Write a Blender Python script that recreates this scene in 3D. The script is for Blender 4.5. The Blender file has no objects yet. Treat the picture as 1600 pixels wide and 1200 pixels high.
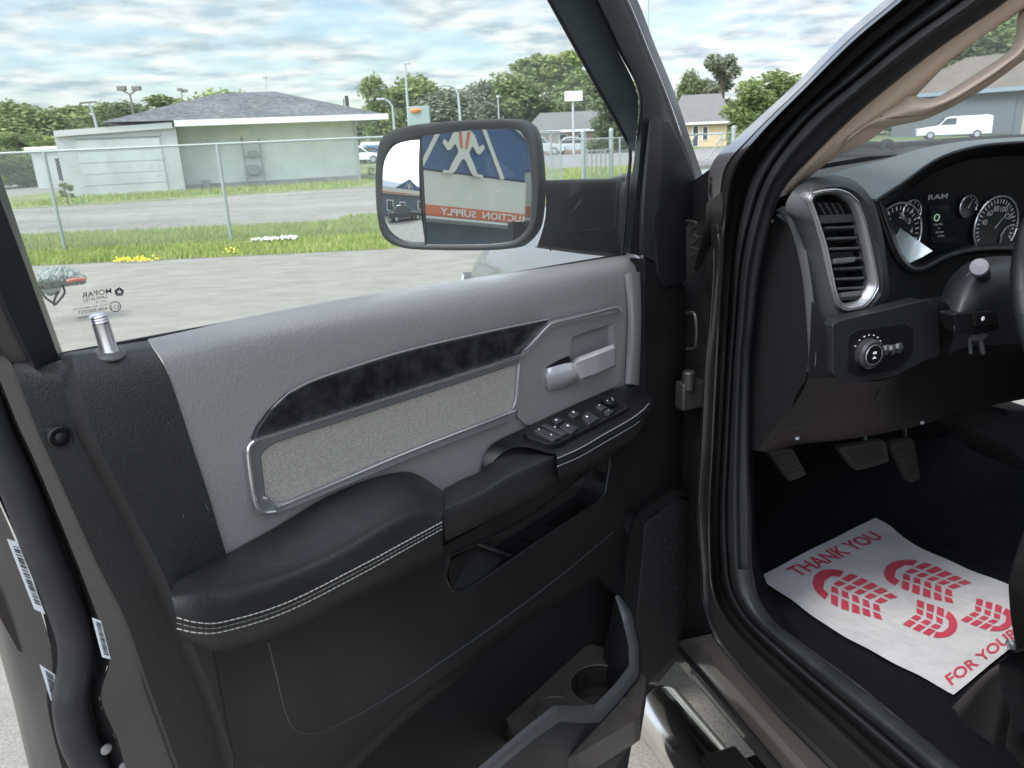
import bpy, bmesh, math, random
from mathutils import Vector as V, Matrix
random.seed(7)
# ---------------------------------------------------------------- camera
W, H, FP = 1600, 1200, 1200.0
PIT, ROL, EYE = math.radians(17.9), math.radians(2.5), 1.75
FW = V((0, math.cos(PIT), -math.sin(PIT)))
R0 = V((1, 0, 0)); U0 = R0.cross(FW)
RT = R0*math.cos(ROL) - U0*math.sin(ROL)
UP = R0*math.sin(ROL) + U0*math.cos(ROL)
CP = V((0, 0, EYE))
sc = bpy.context.scene
cam = bpy.data.objects.new('camera', bpy.data.cameras.new('camera'))
sc.collection.objects.link(cam); sc.camera = cam
cam.data.sensor_width = 36; cam.data.lens = 36*FP/W
cam.data.clip_start = 0.02; cam.data.clip_end = 3000
m = Matrix((RT, UP, -FW)).transposed().to_4x4(); m.translation = CP
cam.matrix_world = m
cam.data.dof.use_dof = True; cam.data.dof.focus_distance = 1.1; cam.data.dof.aperture_fstop = 16.0
# ---------------------------------------------------------------- sky and sun
SUN_AZ, SUN_EL = 228.0, 52.0            # compass heading from +Y clockwise
world = bpy.data.worlds.new('World'); sc.world = world; world.use_nodes = True
nt = world.node_tree; nt.nodes.clear(); N = nt.nodes.new; L = nt.links.new
out = N('ShaderNodeOutputWorld'); bg = N('ShaderNodeBackground'); bg.inputs[1].default_value = 0.1
sky = N('ShaderNodeTexSky'); sky.sky_type = 'NISHITA'; sky.sun_disc = False
sky.sun_elevation = math.radians(SUN_EL); sky.sun_rotation = math.radians(SUN_AZ)
tc = N('ShaderNodeTexCoord'); sep = N('ShaderNodeSeparateXYZ'); L(tc.outputs['Generated'], sep.inputs[0])
ad = N('ShaderNodeMath'); ad.operation = 'ADD'; ad.inputs[1].default_value = 0.13; L(sep.outputs[2], ad.inputs[0])
mx = N('ShaderNodeMath'); mx.operation = 'MAXIMUM'; mx.inputs[1].default_value = 0.05; L(ad.outputs[0], mx.inputs[0])
dx = N('ShaderNodeMath'); dx.operation = 'DIVIDE'; L(sep.outputs[0], dx.inputs[0]); L(mx.outputs[0], dx.inputs[1])
dy = N('ShaderNodeMath'); dy.operation = 'DIVIDE'; L(sep.outputs[1], dy.inputs[0]); L(mx.outputs[0], dy.inputs[1])
cb = N('ShaderNodeCombineXYZ'); L(dx.outputs[0], cb.inputs[0]); L(dy.outputs[0], cb.inputs[1])
n1 = N('ShaderNodeTexNoise'); n1.inputs['Scale'].default_value = 1.9; n1.inputs['Detail'].default_value = 6; n1.inputs['Roughness'].default_value = .55
n1.inputs['Distortion'].default_value = .35
L(cb.outputs[0], n1.inputs['Vector'])
cr = N('ShaderNodeValToRGB'); cr.color_ramp.elements[0].position = .43; cr.color_ramp.elements[1].position = .58
cr.color_ramp.elements[0].color = (.35, .35, .35, 1); cr.color_ramp.elements[1].color = (1, 1, 1, 1)
L(n1.outputs[0], cr.inputs[0])
n2 = N('ShaderNodeTexNoise'); n2.inputs['Scale'].default_value = 4.2; n2.inputs['Detail'].default_value = 7
L(cb.outputs[0], n2.inputs['Vector'])
c2 = N('ShaderNodeValToRGB'); c2.color_ramp.elements[0].position = .36; c2.color_ramp.elements[1].position = .63
c2.color_ramp.elements[0].color = (3.1, 3.75, 4.25, 1); c2.color_ramp.elements[1].color = (6.3, 6.3, 6.25, 1)
L(n2.outputs[0], c2.inputs[0])
mixc = N('ShaderNodeMix'); mixc.data_type = 'RGBA'; mixc.clamp_result = False
L(cr.outputs[0], mixc.inputs[0]); 
skb = N('ShaderNodeVectorMath'); skb.operation = 'SCALE'; skb.inputs['Scale'].default_value = 1.15
L(sky.outputs[0], skb.inputs[0]); L(skb.outputs[0], mixc.inputs[6]); L(c2.outputs[0], mixc.inputs[7])
def hv(a):
    a = math.radians(a); return V((math.sin(a), math.cos(a), 0))
# the cloud deck is brightest round the veiled sun
GLOW = hv(212)*math.cos(math.radians(52)) + V((0, 0, math.sin(math.radians(52))))
nd = N('ShaderNodeVectorMath'); nd.operation = 'NORMALIZE'; L(tc.outputs['Generated'], nd.inputs[0])
dt = N('ShaderNodeVectorMath'); dt.operation = 'DOT_PRODUCT'; dt.inputs[1].default_value = GLOW; L(nd.outputs[0], dt.inputs[0])
mr = N('ShaderNodeMapRange'); mr.inputs[1].default_value = -.15; mr.inputs[2].default_value = 1; mr.inputs[3].default_value = 0; mr.inputs[4].default_value = 1
L(dt.outputs['Value'], mr.inputs[0])
pw_ = N('ShaderNodeMath'); pw_.operation = 'POWER'; pw_.inputs[1].default_value = 1.3; L(mr.outputs[0], pw_.inputs[0])
ma_ = N('ShaderNodeMath'); ma_.operation = 'MULTIPLY_ADD'; ma_.inputs[1].default_value = 2.6; ma_.inputs[2].default_value = 1.0; L(pw_.outputs[0], ma_.inputs[0])
fs_ = N('ShaderNodeVectorMath'); fs_.operation = 'SCALE'; L(mixc.outputs[2], fs_.inputs[0]); L(ma_.outputs[0], fs_.inputs['Scale'])
L(fs_.outputs[0], bg.inputs[0]); L(bg.outputs[0], out.inputs[0])
sun = bpy.data.objects.new('sun', bpy.data.lights.new('sun', 'SUN'))
sc.collection.objects.link(sun); sun.data.energy = 1.5; sun.data.angle = math.radians(12); sun.data.color = (1, .96, .9)
sd = hv(SUN_AZ)*math.cos(math.radians(SUN_EL)) + V((0, 0, math.sin(math.radians(SUN_EL))))
sun.rotation_euler = sd.to_track_quat('Z', 'Y').to_euler(); sun.location = (0, 0, 30)
vs = sc.view_settings; vs.view_transform = 'Standard'; vs.look = 'None'; vs.exposure = 0.85; vs.gamma = 1
# ---------------------------------------------------------------- picture rays onto real planes
def ray(x, y): return (FW*FP + RT*(x-W/2) + UP*(H/2-y)).normalized()
def onp(x, y, p, n):
    d = ray(x, y); return CP + d*((p-CP).dot(n)/d.dot(n))
DD, DN, HIN = hv(39.8), hv(129.8), hv(12.5)*1.5      # door line, door inner normal, hinge foot
TF, TI = hv(-19.5), hv(70.5)                          # truck forward, truck inward
def D(x, y, w=0.0): return onp(x, y, HIN+DN*w, DN)
def S(x, y, i=0.0): return onp(x, y, HIN+TI*i, TI)
def X(x, y, f=-.27): return onp(x, y, HIN+TF*f, TF)
def G(x, y, z=0.0): return onp(x, y, V((0, 0, z)), V((0, 0, 1)))
def T(f, i, z): return HIN + TF*f + TI*i + V((0, 0, z))
def at(x, y, d):                                      # point along the pixel ray at horizontal distance d
    r = ray(x, y); return CP + r*(d/math.hypot(r.x, r.y))
def DL(pts, w=0.0): return [D(p[0], p[1], p[2] if len(p) > 2 else w) for p in pts]
def SL(pts, i=0.0): return [S(p[0], p[1], p[2] if len(p) > 2 else i) for p in pts]
def XL(pts, f=-.27): return [X(p[0], p[1], p[2] if len(p) > 2 else f) for p in pts]
# ---------------------------------------------------------------- materials
MATS = {}
def pm(name, col, rough=.5, metal=0, bump=None, coat=0, var=None, spec=.5, wear=None, big=None):
    """bump=(kind, scale, strength, distance); var=(scale, colour2, lo, hi)"""
    if name in MATS: return MATS[name]
    ma = bpy.data.materials.new(name); ma.use_nodes = True; t = ma.node_tree; b = t.nodes['Principled BSDF']
    b.inputs['Base Color'].default_value = (*col, 1); b.inputs['Roughness'].default_value = rough
    b.inputs['Metallic'].default_value = metal; b.inputs['Coat Weight'].default_value = coat
    b.inputs['Coat Roughness'].default_value = .06
    b.inputs['Specular IOR Level'].default_value = spec
    tcn = t.nodes.new('ShaderNodeTexCoord')
    if bump:
        k, s, st, di = bump
        if k == 'voronoi':
            n = t.nodes.new('ShaderNodeTexVoronoi'); n.feature = 'SMOOTH_F1'; n.inputs['Scale'].default_value = s
            w = t.nodes.new('ShaderNodeTexNoise'); w.inputs['Scale'].default_value = s*.7
            vm = t.nodes.new('ShaderNodeVectorMath'); vm.operation = 'MULTIPLY_ADD'
            t.links.new(w.outputs['Color'], vm.inputs[0]); vm.inputs[1].default_value = (1.6/s,)*3
            t.links.new(tcn.outputs['Object'], vm.inputs[2]); t.links.new(vm.outputs[0], n.inputs['Vector'])
        elif k == 'wave':
            n = t.nodes.new('ShaderNodeTexWave'); n.inputs['Scale'].default_value = s; n.bands_direction = 'DIAGONAL'
            t.links.new(tcn.outputs['Object'], n.inputs['Vector'])
        else:
            n = t.nodes.new('ShaderNodeTexNoise'); n.inputs['Scale'].default_value = s; n.inputs['Detail'].default_value = 4
            t.links.new(tcn.outputs['Object'], n.inputs['Vector'])
        bp = t.nodes.new('ShaderNodeBump'); bp.inputs['Strength'].default_value = st; bp.inputs['Distance'].default_value = di
        t.links.new(n.outputs[0], bp.inputs['Height']); t.links.new(bp.outputs[0], b.inputs['Normal'])
    if var:
        s, c2, lo, hi = var
        n = t.nodes.new('ShaderNodeTexNoise'); n.inputs['Scale'].default_value = s; n.inputs['Detail'].default_value = 7
        n.inputs['Roughness'].default_value = .65
        r = t.nodes.new('ShaderNodeValToRGB'); r.color_ramp.elements[0].position = lo; r.color_ramp.elements[1].position = hi
        r.color_ramp.elements[0].color = (*col, 1); r.color_ramp.elements[1].color = (*c2, 1)
        t.links.new(tcn.outputs['Object'], n.inputs['Vector']); t.links.new(n.outputs[0], r.inputs[0])
        t.links.new(r.outputs[0], b.inputs['Base Color'])
    if big:                       # broad patches multiplied over the colour: (scale, darkest factor)
        n = t.nodes.new('ShaderNodeTexNoise'); n.inputs['Scale'].default_value = big[0]; n.inputs['Detail'].default_value = 9; n.inputs['Roughness'].default_value = .7
        mp = t.nodes.new('ShaderNodeMapping'); mp.inputs['Scale'].default_value = (1, 2.2, 1); t.links.new(tcn.outputs['Object'], mp.inputs[0]); t.links.new(mp.outputs[0], n.inputs['Vector'])
        m2 = t.nodes.new('ShaderNodeMapRange'); m2.inputs[1].default_value = .38; m2.inputs[2].default_value = .6; m2.inputs[3].default_value = big[1]; m2.inputs[4].default_value = 1.08
        t.links.new(n.outputs[0], m2.inputs[0]); vm2 = t.nodes.new('ShaderNodeVectorMath'); vm2.operation = 'SCALE'; t.links.new(m2.outputs[0], vm2.inputs['Scale'])
        l0 = b.inputs['Base Color'].links
        if l0: t.links.new(l0[0].from_socket, vm2.inputs[0])
        else: vm2.inputs[0].default_value = col
        t.links.new(vm2.outputs[0], b.inputs['Base Color'])
    if wear:
        s, lo, hi = wear
        n = t.nodes.new('ShaderNodeTexNoise'); n.inputs['Scale'].default_value = s; n.inputs['Detail'].default_value = 6
        mr = t.nodes.new('ShaderNodeMapRange'); mr.inputs[1].default_value = .35; mr.inputs[2].default_value = .65
        mr.inputs[3].default_value = lo; mr.inputs[4].default_value = hi
        t.links.new(tcn.outputs['Object'], n.inputs['Vector']); t.links.new(n.outputs[0], mr.inputs[0])
        t.links.new(mr.outputs[0], b.inputs['Roughness'])
    MATS[name] = ma; return ma
def glass(name, tint, gloss=.08, dust_haze=.06):  # pale film: dust, plus haze over the view put into the glass
    if name in MATS: return MATS[name]
    ma = bpy.data.materials.new(name); ma.use_nodes = True; t = ma.node_tree; t.nodes.clear()
    o = t.nodes.new('ShaderNodeOutputMaterial'); a = t.nodes.new('ShaderNodeBsdfTransparent'); g = t.nodes.new('ShaderNodeBsdfGlossy')
    a.inputs[0].default_value = (*tint, 1); g.inputs['Roughness'].default_value = .02
    mxn = t.nodes.new('ShaderNodeMixShader'); lw = t.nodes.new('ShaderNodeLayerWeight'); lw.inputs[0].default_value = .5
    mp_ = t.nodes.new('ShaderNodeMath'); mp_.operation = 'POWER'; mp_.inputs[1].default_value = 5
    ml = t.nodes.new('ShaderNodeMath'); ml.operation = 'MULTIPLY_ADD'; ml.inputs[1].default_value = .8; ml.inputs[2].default_value = gloss
    t.links.new(lw.outputs['Facing'], mp_.inputs[0]); t.links.new(mp_.outputs[0], ml.inputs[0]); t.links.new(ml.outputs[0], mxn.inputs[0])
    df = t.nodes.new('ShaderNodeBsdfDiffuse'); df.inputs[0].default_value = (.7, .72, .70, 1); tl = t.nodes.new('ShaderNodeBsdfTranslucent'); tl.inputs[0].default_value = (.7, .72, .70, 1)
    md_ = t.nodes.new('ShaderNodeMixShader'); md_.inputs[0].default_value = .5; t.links.new(df.outputs[0], md_.inputs[1]); t.links.new(tl.outputs[0], md_.inputs[2])
    ms_ = t.nodes.new('ShaderNodeMixShader'); ms_.inputs[0].default_value = dust_haze; t.links.new(a.outputs[0], ms_.inputs[1]); t.links.new(md_.outputs[0], ms_.inputs[2]); a = ms_
    t.links.new(a.outputs[0], mxn.inputs[1]); t.links.new(g.outputs[0], mxn.inputs[2]); t.links.new(mxn.outputs[0], o.inputs[0])
    MATS[name] = ma; return ma
def emis(name, col, s):
    if name in MATS: return MATS[name]
    ma = pm(name, (.01, .01, .01), .3); b = ma.node_tree.nodes['Principled BSDF']
    b.inputs['Emission Color'].default_value = (*col, 1); b.inputs['Emission Strength'].default_value = s; return ma
# ---------------------------------------------------------------- objects
LOC = {}
def tag(o, label=None, cat=None, group=None, kind=None):
    if label: o['label'] = label
    if cat: o['category'] = cat
    if group: o['group'] = group
    if kind: o['kind'] = kind
    return o
def empty(name, loc, label=None, cat=None, group=None, parent=None):
    o = bpy.data.objects.new(name, None); sc.collection.objects.link(o); loc = V(loc); o.empty_display_size = .1
    base = LOC.get(parent.name, V((0, 0, 0))) if parent else V((0, 0, 0))
    o.location = loc-base
    if parent: o.parent = parent
    LOC[o.name] = loc
    return tag(o, label, cat, group)
def obj(name, vf, mat, parent=None, smooth=True, bevel=0, solid=0, sub=0, label=None, seg=2, angle=40):
    vs_, fs = vf
    if parent is not None: base = LOC[parent.name]
    else:
        base = V((sum(v.x for v in vs_)/len(vs_), sum(v.y for v in vs_)/len(vs_), min(v.z for v in vs_)))
    me = bpy.data.meshes.new(name); me.from_pydata([tuple(v-base) for v in vs_], [], fs); me.update()
    bm = bmesh.new(); bm.from_mesh(me); bmesh.ops.recalc_face_normals(bm, faces=bm.faces); bm.to_mesh(me); bm.free()
    ml = mat if isinstance(mat, (list, tuple)) else [mat]
    for q in ml: me.materials.append(q)
    o = bpy.data.objects.new(name, me); sc.collection.objects.link(o)
    if parent is not None: o.parent = parent; LOC[o.name] = base
    else: o.location = base; LOC[o.name] = base
    if smooth:
        for p in me.polygons: p.use_smooth = True
        if smooth != 'all': me.set_sharp_from_angle(angle=math.radians(angle))
    if sub:
        s = o.modifiers.new('s', 'SUBSURF'); s.levels = s.render_levels = sub
    if solid:
        s = o.modifiers.new('t', 'SOLIDIFY'); s.thickness = abs(solid); s.offset = 1 if solid > 0 else -1
    if bevel:
        s = o.modifiers.new('b', 'BEVEL'); s.width = bevel; s.segments = seg; s.limit_method = 'ANGLE'; s.angle_limit = math.radians(35)
        s.harden_normals = False
    if label: o['label'] = label
    return o
def cat(*vfs):
    vs_, fs = [], []
    for a, b in vfs:
        k = len(vs_); vs_ += list(a); fs += [tuple(i+k for i in f) for f in b]
    return vs_, fs
def catmull(p, n, closed=False):
    m_ = len(p); o = []
    segs = m_ if closed else m_-1
    for i in range(segs):
        if closed: a, b, c, d = p[(i-1) % m_], p[i], p[(i+1) % m_], p[(i+2) % m_]
        else: a, b, c, d = p[max(i-1, 0)], p[i], p[i+1], p[min(i+2, m_-1)]
        for k in range(n):
            t = k/n
            # centripetal-ish damping of overshoot
            o.append(.5*((2*b) + (c-a)*t + (2*a-5*b+4*c-d)*t*t + (3*b-a-3*c+d)*t**3))
    if not closed: o.append(p[-1].copy())
    return o
def resample(p, n, smooth=True, closed=False):
    if smooth and len(p) > 2: p = catmull(p, 8, closed)
    if closed: p = p+[p[0]]
    ds = [0]
    for a, b in zip(p, p[1:]): ds.append(ds[-1]+(b-a).length)
    o = []; j = 0; tot = ds[-1]; cnt = n if closed else n-1
    for k in range(n):
        t = tot*k/cnt
        while j < len(ds)-2 and ds[j+1] < t: j += 1
        u = (t-ds[j])/max(ds[j+1]-ds[j], 1e-9); o.append(p[j].lerp(p[j+1], min(max(u, 0), 1)))
    return o
def grid(rows, closed=False):
    n = len(rows[0]); vs_ = [v for r in rows for v in r]; fs = []
    for i in range(len(rows)-1):
        for j in range(n if closed else n-1):
            k = (j+1) % n; fs.append((i*n+j, i*n+k, (i+1)*n+k, (i+1)*n+j))
    return vs_, fs
def loft(rows, n=24, smooth=True, closed=False, cap=False, across=0):
    rs = [resample(r, n, smooth, closed) for r in rows]
    if across:                                # smooth across the rows as well
        cols = [catmull([r[j] for r in rs], across) for j in range(n)]
        rs = [[c[i] for c in cols] for i in range(len(cols[0]))]
    vf = grid(rs, closed)
    if cap: vf = (vf[0], vf[1]+[tuple(range((len(rs)-1)*n, len(rs)*n))])
    return vf
def rnd(pts, r=.3, n=3, closed=True):
    """round the corners of a polygon; r = fraction of the shorter side"""
    o = []; m_ = len(pts)
    for i, p in enumerate(pts):
        if not closed and i in (0, m_-1): o.append(p); continue
        a, c = pts[(i-1) % m_], pts[(i+1) % m_]
        q = min((a-p).length, (c-p).length)*r
        s = p+(a-p).normalized()*q; e = p+(c-p).normalized()*q
        for k in range(n+1):
            t = k/n; o.append(s*(1-t)**2 + p*2*t*(1-t) + e*t*t)
    return o
def plate(pts, depth):
    """prism: front outline pts, pushed back by vector depth"""
    n = len(pts); vs_ = list(pts)+[p+depth for p in pts]
    fs = [tuple(range(n)), tuple(range(2*n-1, n-1, -1))]+[(i, (i+1) % n, n+(i+1) % n, n+i) for i in range(n)]
    return vs_, fs
def ring(outer, inner, depth):
    n = len(outer); b = [list(outer), list(inner), [p+depth for p in inner], [p+depth for p in outer]]
    vs_, fs = grid(b+[b[0]], True)
    return vs_, fs
def tube(path, r, n=8, smooth=True, closed=False, cnt=None, cap=True):
    if smooth: path = resample(path, cnt or max(len(path)*4, 8), True, closed)
    rows = []; m_ = len(path); ref = None
    for i, p in enumerate(path):
        if closed: t = (path[(i+1) % m_]-path[i-1]).normalized()
        else: t = (path[min(i+1, m_-1)]-path[max(i-1, 0)]).normalized()
        if ref is None: ref = t.orthogonal().normalized()
        a = (ref-t*ref.dot(t)).normalized(); ref = a; b = t.cross(a)
        rr = r(i/(m_-1)) if callable(r) else r
        rows.append([p+a*math.cos(2*math.pi*k/n)*rr+b*math.sin(2*math.pi*k/n)*rr for k in range(n)])
    if closed: rows.append(rows[0])
    vs_, fs = grid(rows, True)
    if cap and not closed: fs = fs+[tuple(range(n))[::-1], tuple(range((m_-1)*n, m_*n))]
    return vs_, fs
def lathe(c, ax, prof, n=20, cap=True):
    ax = ax.normalized(); a = ax.orthogonal().normalized(); b = ax.cross(a); rows = []
    for r, h in prof: rows.append([c+ax*h+(a*math.cos(2*math.pi*k/n)+b*math.sin(2*math.pi*k/n))*r for k in range(n)])
    vs_, fs = grid(rows, True)
    if cap: fs = fs+[tuple(range(n))[::-1], tuple(range((len(rows)-1)*n, len(rows)*n))]
    return vs_, fs
def box(c, sx, sy, sz, ax=V((1, 0, 0)), ay=None, az=V((0, 0, 1))):
    """centre, full sizes along ax, ay, az"""
    if ay is None: ay = az.cross(ax)
    vs_ = [c+ax*(sx*i)+ay*(sy*j)+az*(sz*k) for k in (-.5, .5) for j in (-.5, .5) for i in (-.5, .5)]
    return vs_, [(0, 2, 3, 1), (4, 5, 7, 6), (0, 1, 5, 4), (2, 6, 7, 3), (0, 4, 6, 2), (1, 3, 7, 5)]
def text(name, s, o, xd, yd, size, mat, parent, extrude=.0004, align='CENTER', bold=0, sx=1.0):
    """flat lettering: baseline origin o, reading direction xd, up yd"""
    cu = bpy.data.curves.new(name, 'FONT'); cu.body = s; cu.size = 1; cu.align_x = align; cu.offset = bold; cu.resolution_u = 3
    to = bpy.data.objects.new(name, cu); me = bpy.data.meshes.new_from_object(to); bpy.data.objects.remove(to)
    xd, yd = xd.normalized(), yd.normalized(); zd = xd.cross(yd).normalized()
    vs_ = [o+xd*(v.co.x*size*sx)+yd*(v.co.y*size)+zd*extrude for v in me.vertices]
    fs = [tuple(p.vertices) for p in me.polygons]
    bpy.data.meshes.remove(me)
    return obj(name, (vs_, fs), mat, parent, smooth=False)
# ================================================================ OUTDOORS
def sheet(name, pts, mat, z=0.0, kind='structure', pix=True):
    p = [G(x, y, 0) for x, y in pts] if pix else [V((x, y, 0)) for x, y in pts]
    p = [V((q.x, q.y, z)) for q in p]
    o = obj(name, (p, [tuple(range(len(p)))]), mat, None, smooth=False); tag(o, kind=kind); return o
m_field = pm('field', (.11, .15, .05), .95, var=(.06, (.17, .20, .08), .35, .65))
m_grass = pm('turf', (.15, .19, .05), .95, big=(.5, .75), var=(1.1, (.27, .28, .11), .3, .72), bump=('noise', 30, .6, .03))
m_gravel = pm('gravel', (.22, .20, .175), .95, big=(.16, .66), var=(3.5, (.33, .31, .275), .3, .7), bump=('noise', 40, .5, .02))
m_pave = pm('pavement', (.175, .164, .137), .93, big=(1.6, .82), var=(110, (.32, .30, .26), .32, .66), bump=('noise', 180, .6, .004))
m_road = pm('road', (.21, .205, .2), .9, var=(.4, (.27, .26, .25), .3, .7))
o = obj('ground', ([V((-600, -300, 0)), V((600, -300, 0)), V((600, 900, 0)), V((-600, 900, 0))], [(0, 1, 2, 3)]), m_field, smooth=False); tag(o, kind='structure')
g1 = [G(40, 415), G(600, 390)]
lot = [(-60, -40), (60, -40), (60, 26), (8, 29.5), (3.2, 28), (1.0, 20), (-.6, 13.6), (g1[1].x, g1[1].y), (-8.1, 13.0), (-30, 11.9), (-60, 10.5)]
sheet('parking_lot', lot, m_pave, .004, pix=False)
yard = [(-60, 14), (-10, 18.1), (-6, 18.4), (-3, 19.2), (0, 21), (1.2, 27), (0, 31), (-4, 33.0), (-9.5, 30.6), (-14.5, 28.6), (-21, 27.5), (-24, 31), (-22, 44), (-30, 60), (-75, 60)]
sheet('gravel_yard', yard, m_gravel, .004, pix=False)
# dull patch and tyre-dark smears belong to the yard's own wear
sheet('grass_verge', [(-60, 10.5), (-30, 11.9), (-8.1, 13.0), (g1[1].x, g1[1].y), (-.6, 13.6), (1.0, 20), (3.2, 28), (8, 29.5), (20, 29), (20, 42), (4, 42), (1.2, 27), (0, 21), (-3, 19.2), (-6, 18.4), (-10, 18.1), (-60, 14)], m_grass, .008, pix=False)
sheet('building_lawn', [(-21, 27.5), (-14.5, 28.6), (-9.5, 30.6), (-4, 33.0), (0, 31), (3, 34), (2, 52), (-20, 52), (-22, 44), (-24, 31)], m_grass, .012, pix=False)
sheet('road', [(2.5, 42), (14, 41), (60, 40), (60, 62), (16, 70), (7, 82), (-60, 110), (-60, 96), (3, 72)], m_road, .004, pix=False)
sheet('side_road', [(-60, 130), (120, 105), (120, 112), (-60, 138)], m_road, .008, pix=False)
# grass blades on the verge
def blades(name, polyfn, n, hgt, mat, seed):
    rg = random.Random(seed); vs_, fs = [], []
    for _ in range(n):
        x, y = polyfn(rg); a = rg.uniform(0, math.tau); h = hgt*rg.uniform(.4, 1.3); w = h*.10
        k = len(vs_); d = V((math.cos(a), math.sin(a), 0)); l = V((rg.uniform(-.5, .5)*h, rg.uniform(-.5, .5)*h, h))
        b = V((x, y, .006)); vs_ += [b-d*w, b+d*w, b+l]; fs.append((k, k+1, k+2))
    o = obj(name, (vs_, fs), mat, smooth=False); return tag(o, kind='stuff', label=None)
m_blade = pm('blade', (.20, .28, .045), .8, var=(.9, (.38, .41, .12), .3, .72))
def f1(rg):
    while True:
        x = rg.uniform(-12, -.5); lo = 13.05+.03*(x+8) if x < -2 else 13.4+.3*(x+2); hi = 18.4 if x < -4 else 19.8
        y = lo + (hi-lo)*rg.random()**1.3
        return x, y+rg.uniform(-.12, .05)
blades('grass_blades', f1, 42000, .085, m_blade, 3)
def f2(rg):
    t = rg.random(); x = -18.6+12.6*t; y = 33.0+4.0*t-rg.random()**1.5*4.2
    return x, y
blades('lawn_blades', f2, 9000, .16, m_blade, 4)
def f3(rg):
    t = rg.random(); return 1.5+7*rg.random(), 28.5+12*t
blades('verge_blades', f3, 5000, .16, m_blade, 5)
# ---------------------------------------------------------------- trees
def leafcloud(lobes, n, s, seed):
    rg = random.Random(seed); vs_, fs = [], []
    tot = sum(l[3]**2 for l in lobes)
    for cx, cy, cz, r, *sq in lobes:
        sq = sq[0] if sq else .85
        for _ in range(int(n*r*r/tot)):
            d = V((rg.gauss(0, 1), rg.gauss(0, 1), rg.gauss(0, 1))).normalized()*r*(rg.random()**.42)*rg.uniform(.8, 1.12); d.z *= sq
            c = V((cx, cy, cz))+d; q = s*rg.uniform(.5, 1.4)
            u = V((rg.gauss(0, 1), rg.gauss(0, 1), rg.gauss(0, .6))).normalized(); v = u.orthogonal().normalized()
            v.rotate(Matrix.Rotation(rg.uniform(0, 6.28), 3, u)); k = len(vs_)
            vs_ += [c-u*q, c+v*q*.55, c+u*q, c-v*q*.55]; fs.append((k, k+1, k+2, k+3))
    return vs_, fs
def leafmat(name, c1, c2):
    ma = pm(name, c1, .75, var=(3.0, c2, .3, .7)); b = ma.node_tree.nodes['Principled BSDF']
    b.inputs['Specular IOR Level'].default_value = .25
    t = ma.node_tree; tr = t.nodes.new('ShaderNodeBsdfTranslucent'); mxs = t.nodes.new('ShaderNodeMixShader'); mxs.inputs[0].default_value = .25
    src = b.inputs['Base Color'].links[0].from_socket; t.links.new(src, tr.inputs[0])
    o = [n for n in t.nodes if n.type == 'OUTPUT_MATERIAL'][0]
    t.links.new(b.outputs[0], mxs.inputs[1]); t.links.new(tr.outputs[0], mxs.inputs[2]); t.links.new(mxs.outputs[0], o.inputs[0]); return ma
ml_d = leafmat('leaf_dark', (.12, .155, .075), (.21, .25, .12)); ml_m = leafmat('leaf_mid', (.17, .22, .085), (.28, .34, .14))
ml_l = leafmat('leaf_light', (.25, .31, .09), (.38, .43, .16)); ml_g = leafmat('leaf_grey', (.17, .19, .13), (.26, .28, .2))
m_bark = pm('bark', (.12, .10, .08), .9)
def treeproto(k):
    rg = random.Random(50+k)
    if k == 'round' or k == 0: lob = [(0, 0, .58, .26), (.16, .05, .50, .2), (-.17, 0, .52, .2), (.02, -.14, .45, .2), (.03, 0, .76, .17), (-.08, .1, .7, .17), (.12, 0, .68, .15), (-.22, 0, .38, .14), (.22, 0, .36, .14)]
    elif k == 1: lob = [(rg.uniform(-.22, .22), rg.uniform(-.15, .15), rg.uniform(.35, .95), rg.uniform(.06, .12)) for _ in range(15)]
    elif k == 2: lob = [(x*.11, rg.uniform(-.1, .1), rg.uniform(.28, .62)*(1-.05*abs(x)), rg.uniform(.17, .26)) for x in range(-4, 5)]+[(rg.uniform(-.3, .3), 0, .8, .12) for _ in range(4)]+[(x*.12, .1, .16, .16) for x in range(-4, 5)]
    else: lob = [(rg.uniform(-.2, .2), rg.uniform(-.2, .2), rg.uniform(.3, .8), rg.uniform(.13, .22)) for _ in range(10)]+[(0, 0, .85, .13), (0, 0, .2, .22), (.15, 0, .15, .15), (-.15, 0, .15, .15)]
    n = [7000, 4200, 9000, 8000][k]
    cr_ = leafcloud(lob, n, .023, 60+k)
    tr = tube([V((0, 0, 0)), V((.01, 0, .25)), V((-.01, .01, .5)), V((.0, 0, .8))], lambda t: .028*(1-t*.8), 7, cnt=8)
    parts = [tr]
    for l in lob[:7]: parts.append(tube([V((0, 0, .25+.2*rg.random())), V((l[0]*.5, l[1]*.5, l[2]-.1)), V(l[:3])], lambda t: .012*(1-t*.8), 5, cnt=5))
    return cr_, cat(*parts)
PROTO = {}; WF = 1.5
def tree(px, top, d, k, mat, wid=1.0, label='', name=None, bot=0.0, grp='trees along the far side of the lot'):
    key = (k, mat.name)
    tp = at(px, top, d); h = tp.z-bot
    nm = name or ['leafy_tree', 'airy_tree', 'spreading_tree', 'bushy_tree'][k]
    if key not in PROTO:
        c_, t_ = treeproto(k) if (k, 'geo') not in PROTO else PROTO[(k, 'geo')]
        PROTO[(k, 'geo')] = (c_, t_)
        r = empty(nm, (0, 0, 0)); c = obj('crown', c_, mat, r, smooth=False); t = obj('trunk', t_, m_bark, r)
        PROTO[key] = (r, c, t)
    else:
        r0, c0, t0 = PROTO[key]; r = r0.copy(); sc.collection.objects.link(r); r.name = nm
        for q in (c0, t0):
            z = q.copy(); sc.collection.objects.link(z); z.parent = r
    r.location = (tp.x, tp.y, bot); r.scale = (h*wid*WF, h*wid*WF, h*1.06); r.rotation_euler.z = random.uniform(0, 6.28)
    tag(r, label, 'tree', grp)
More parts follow.
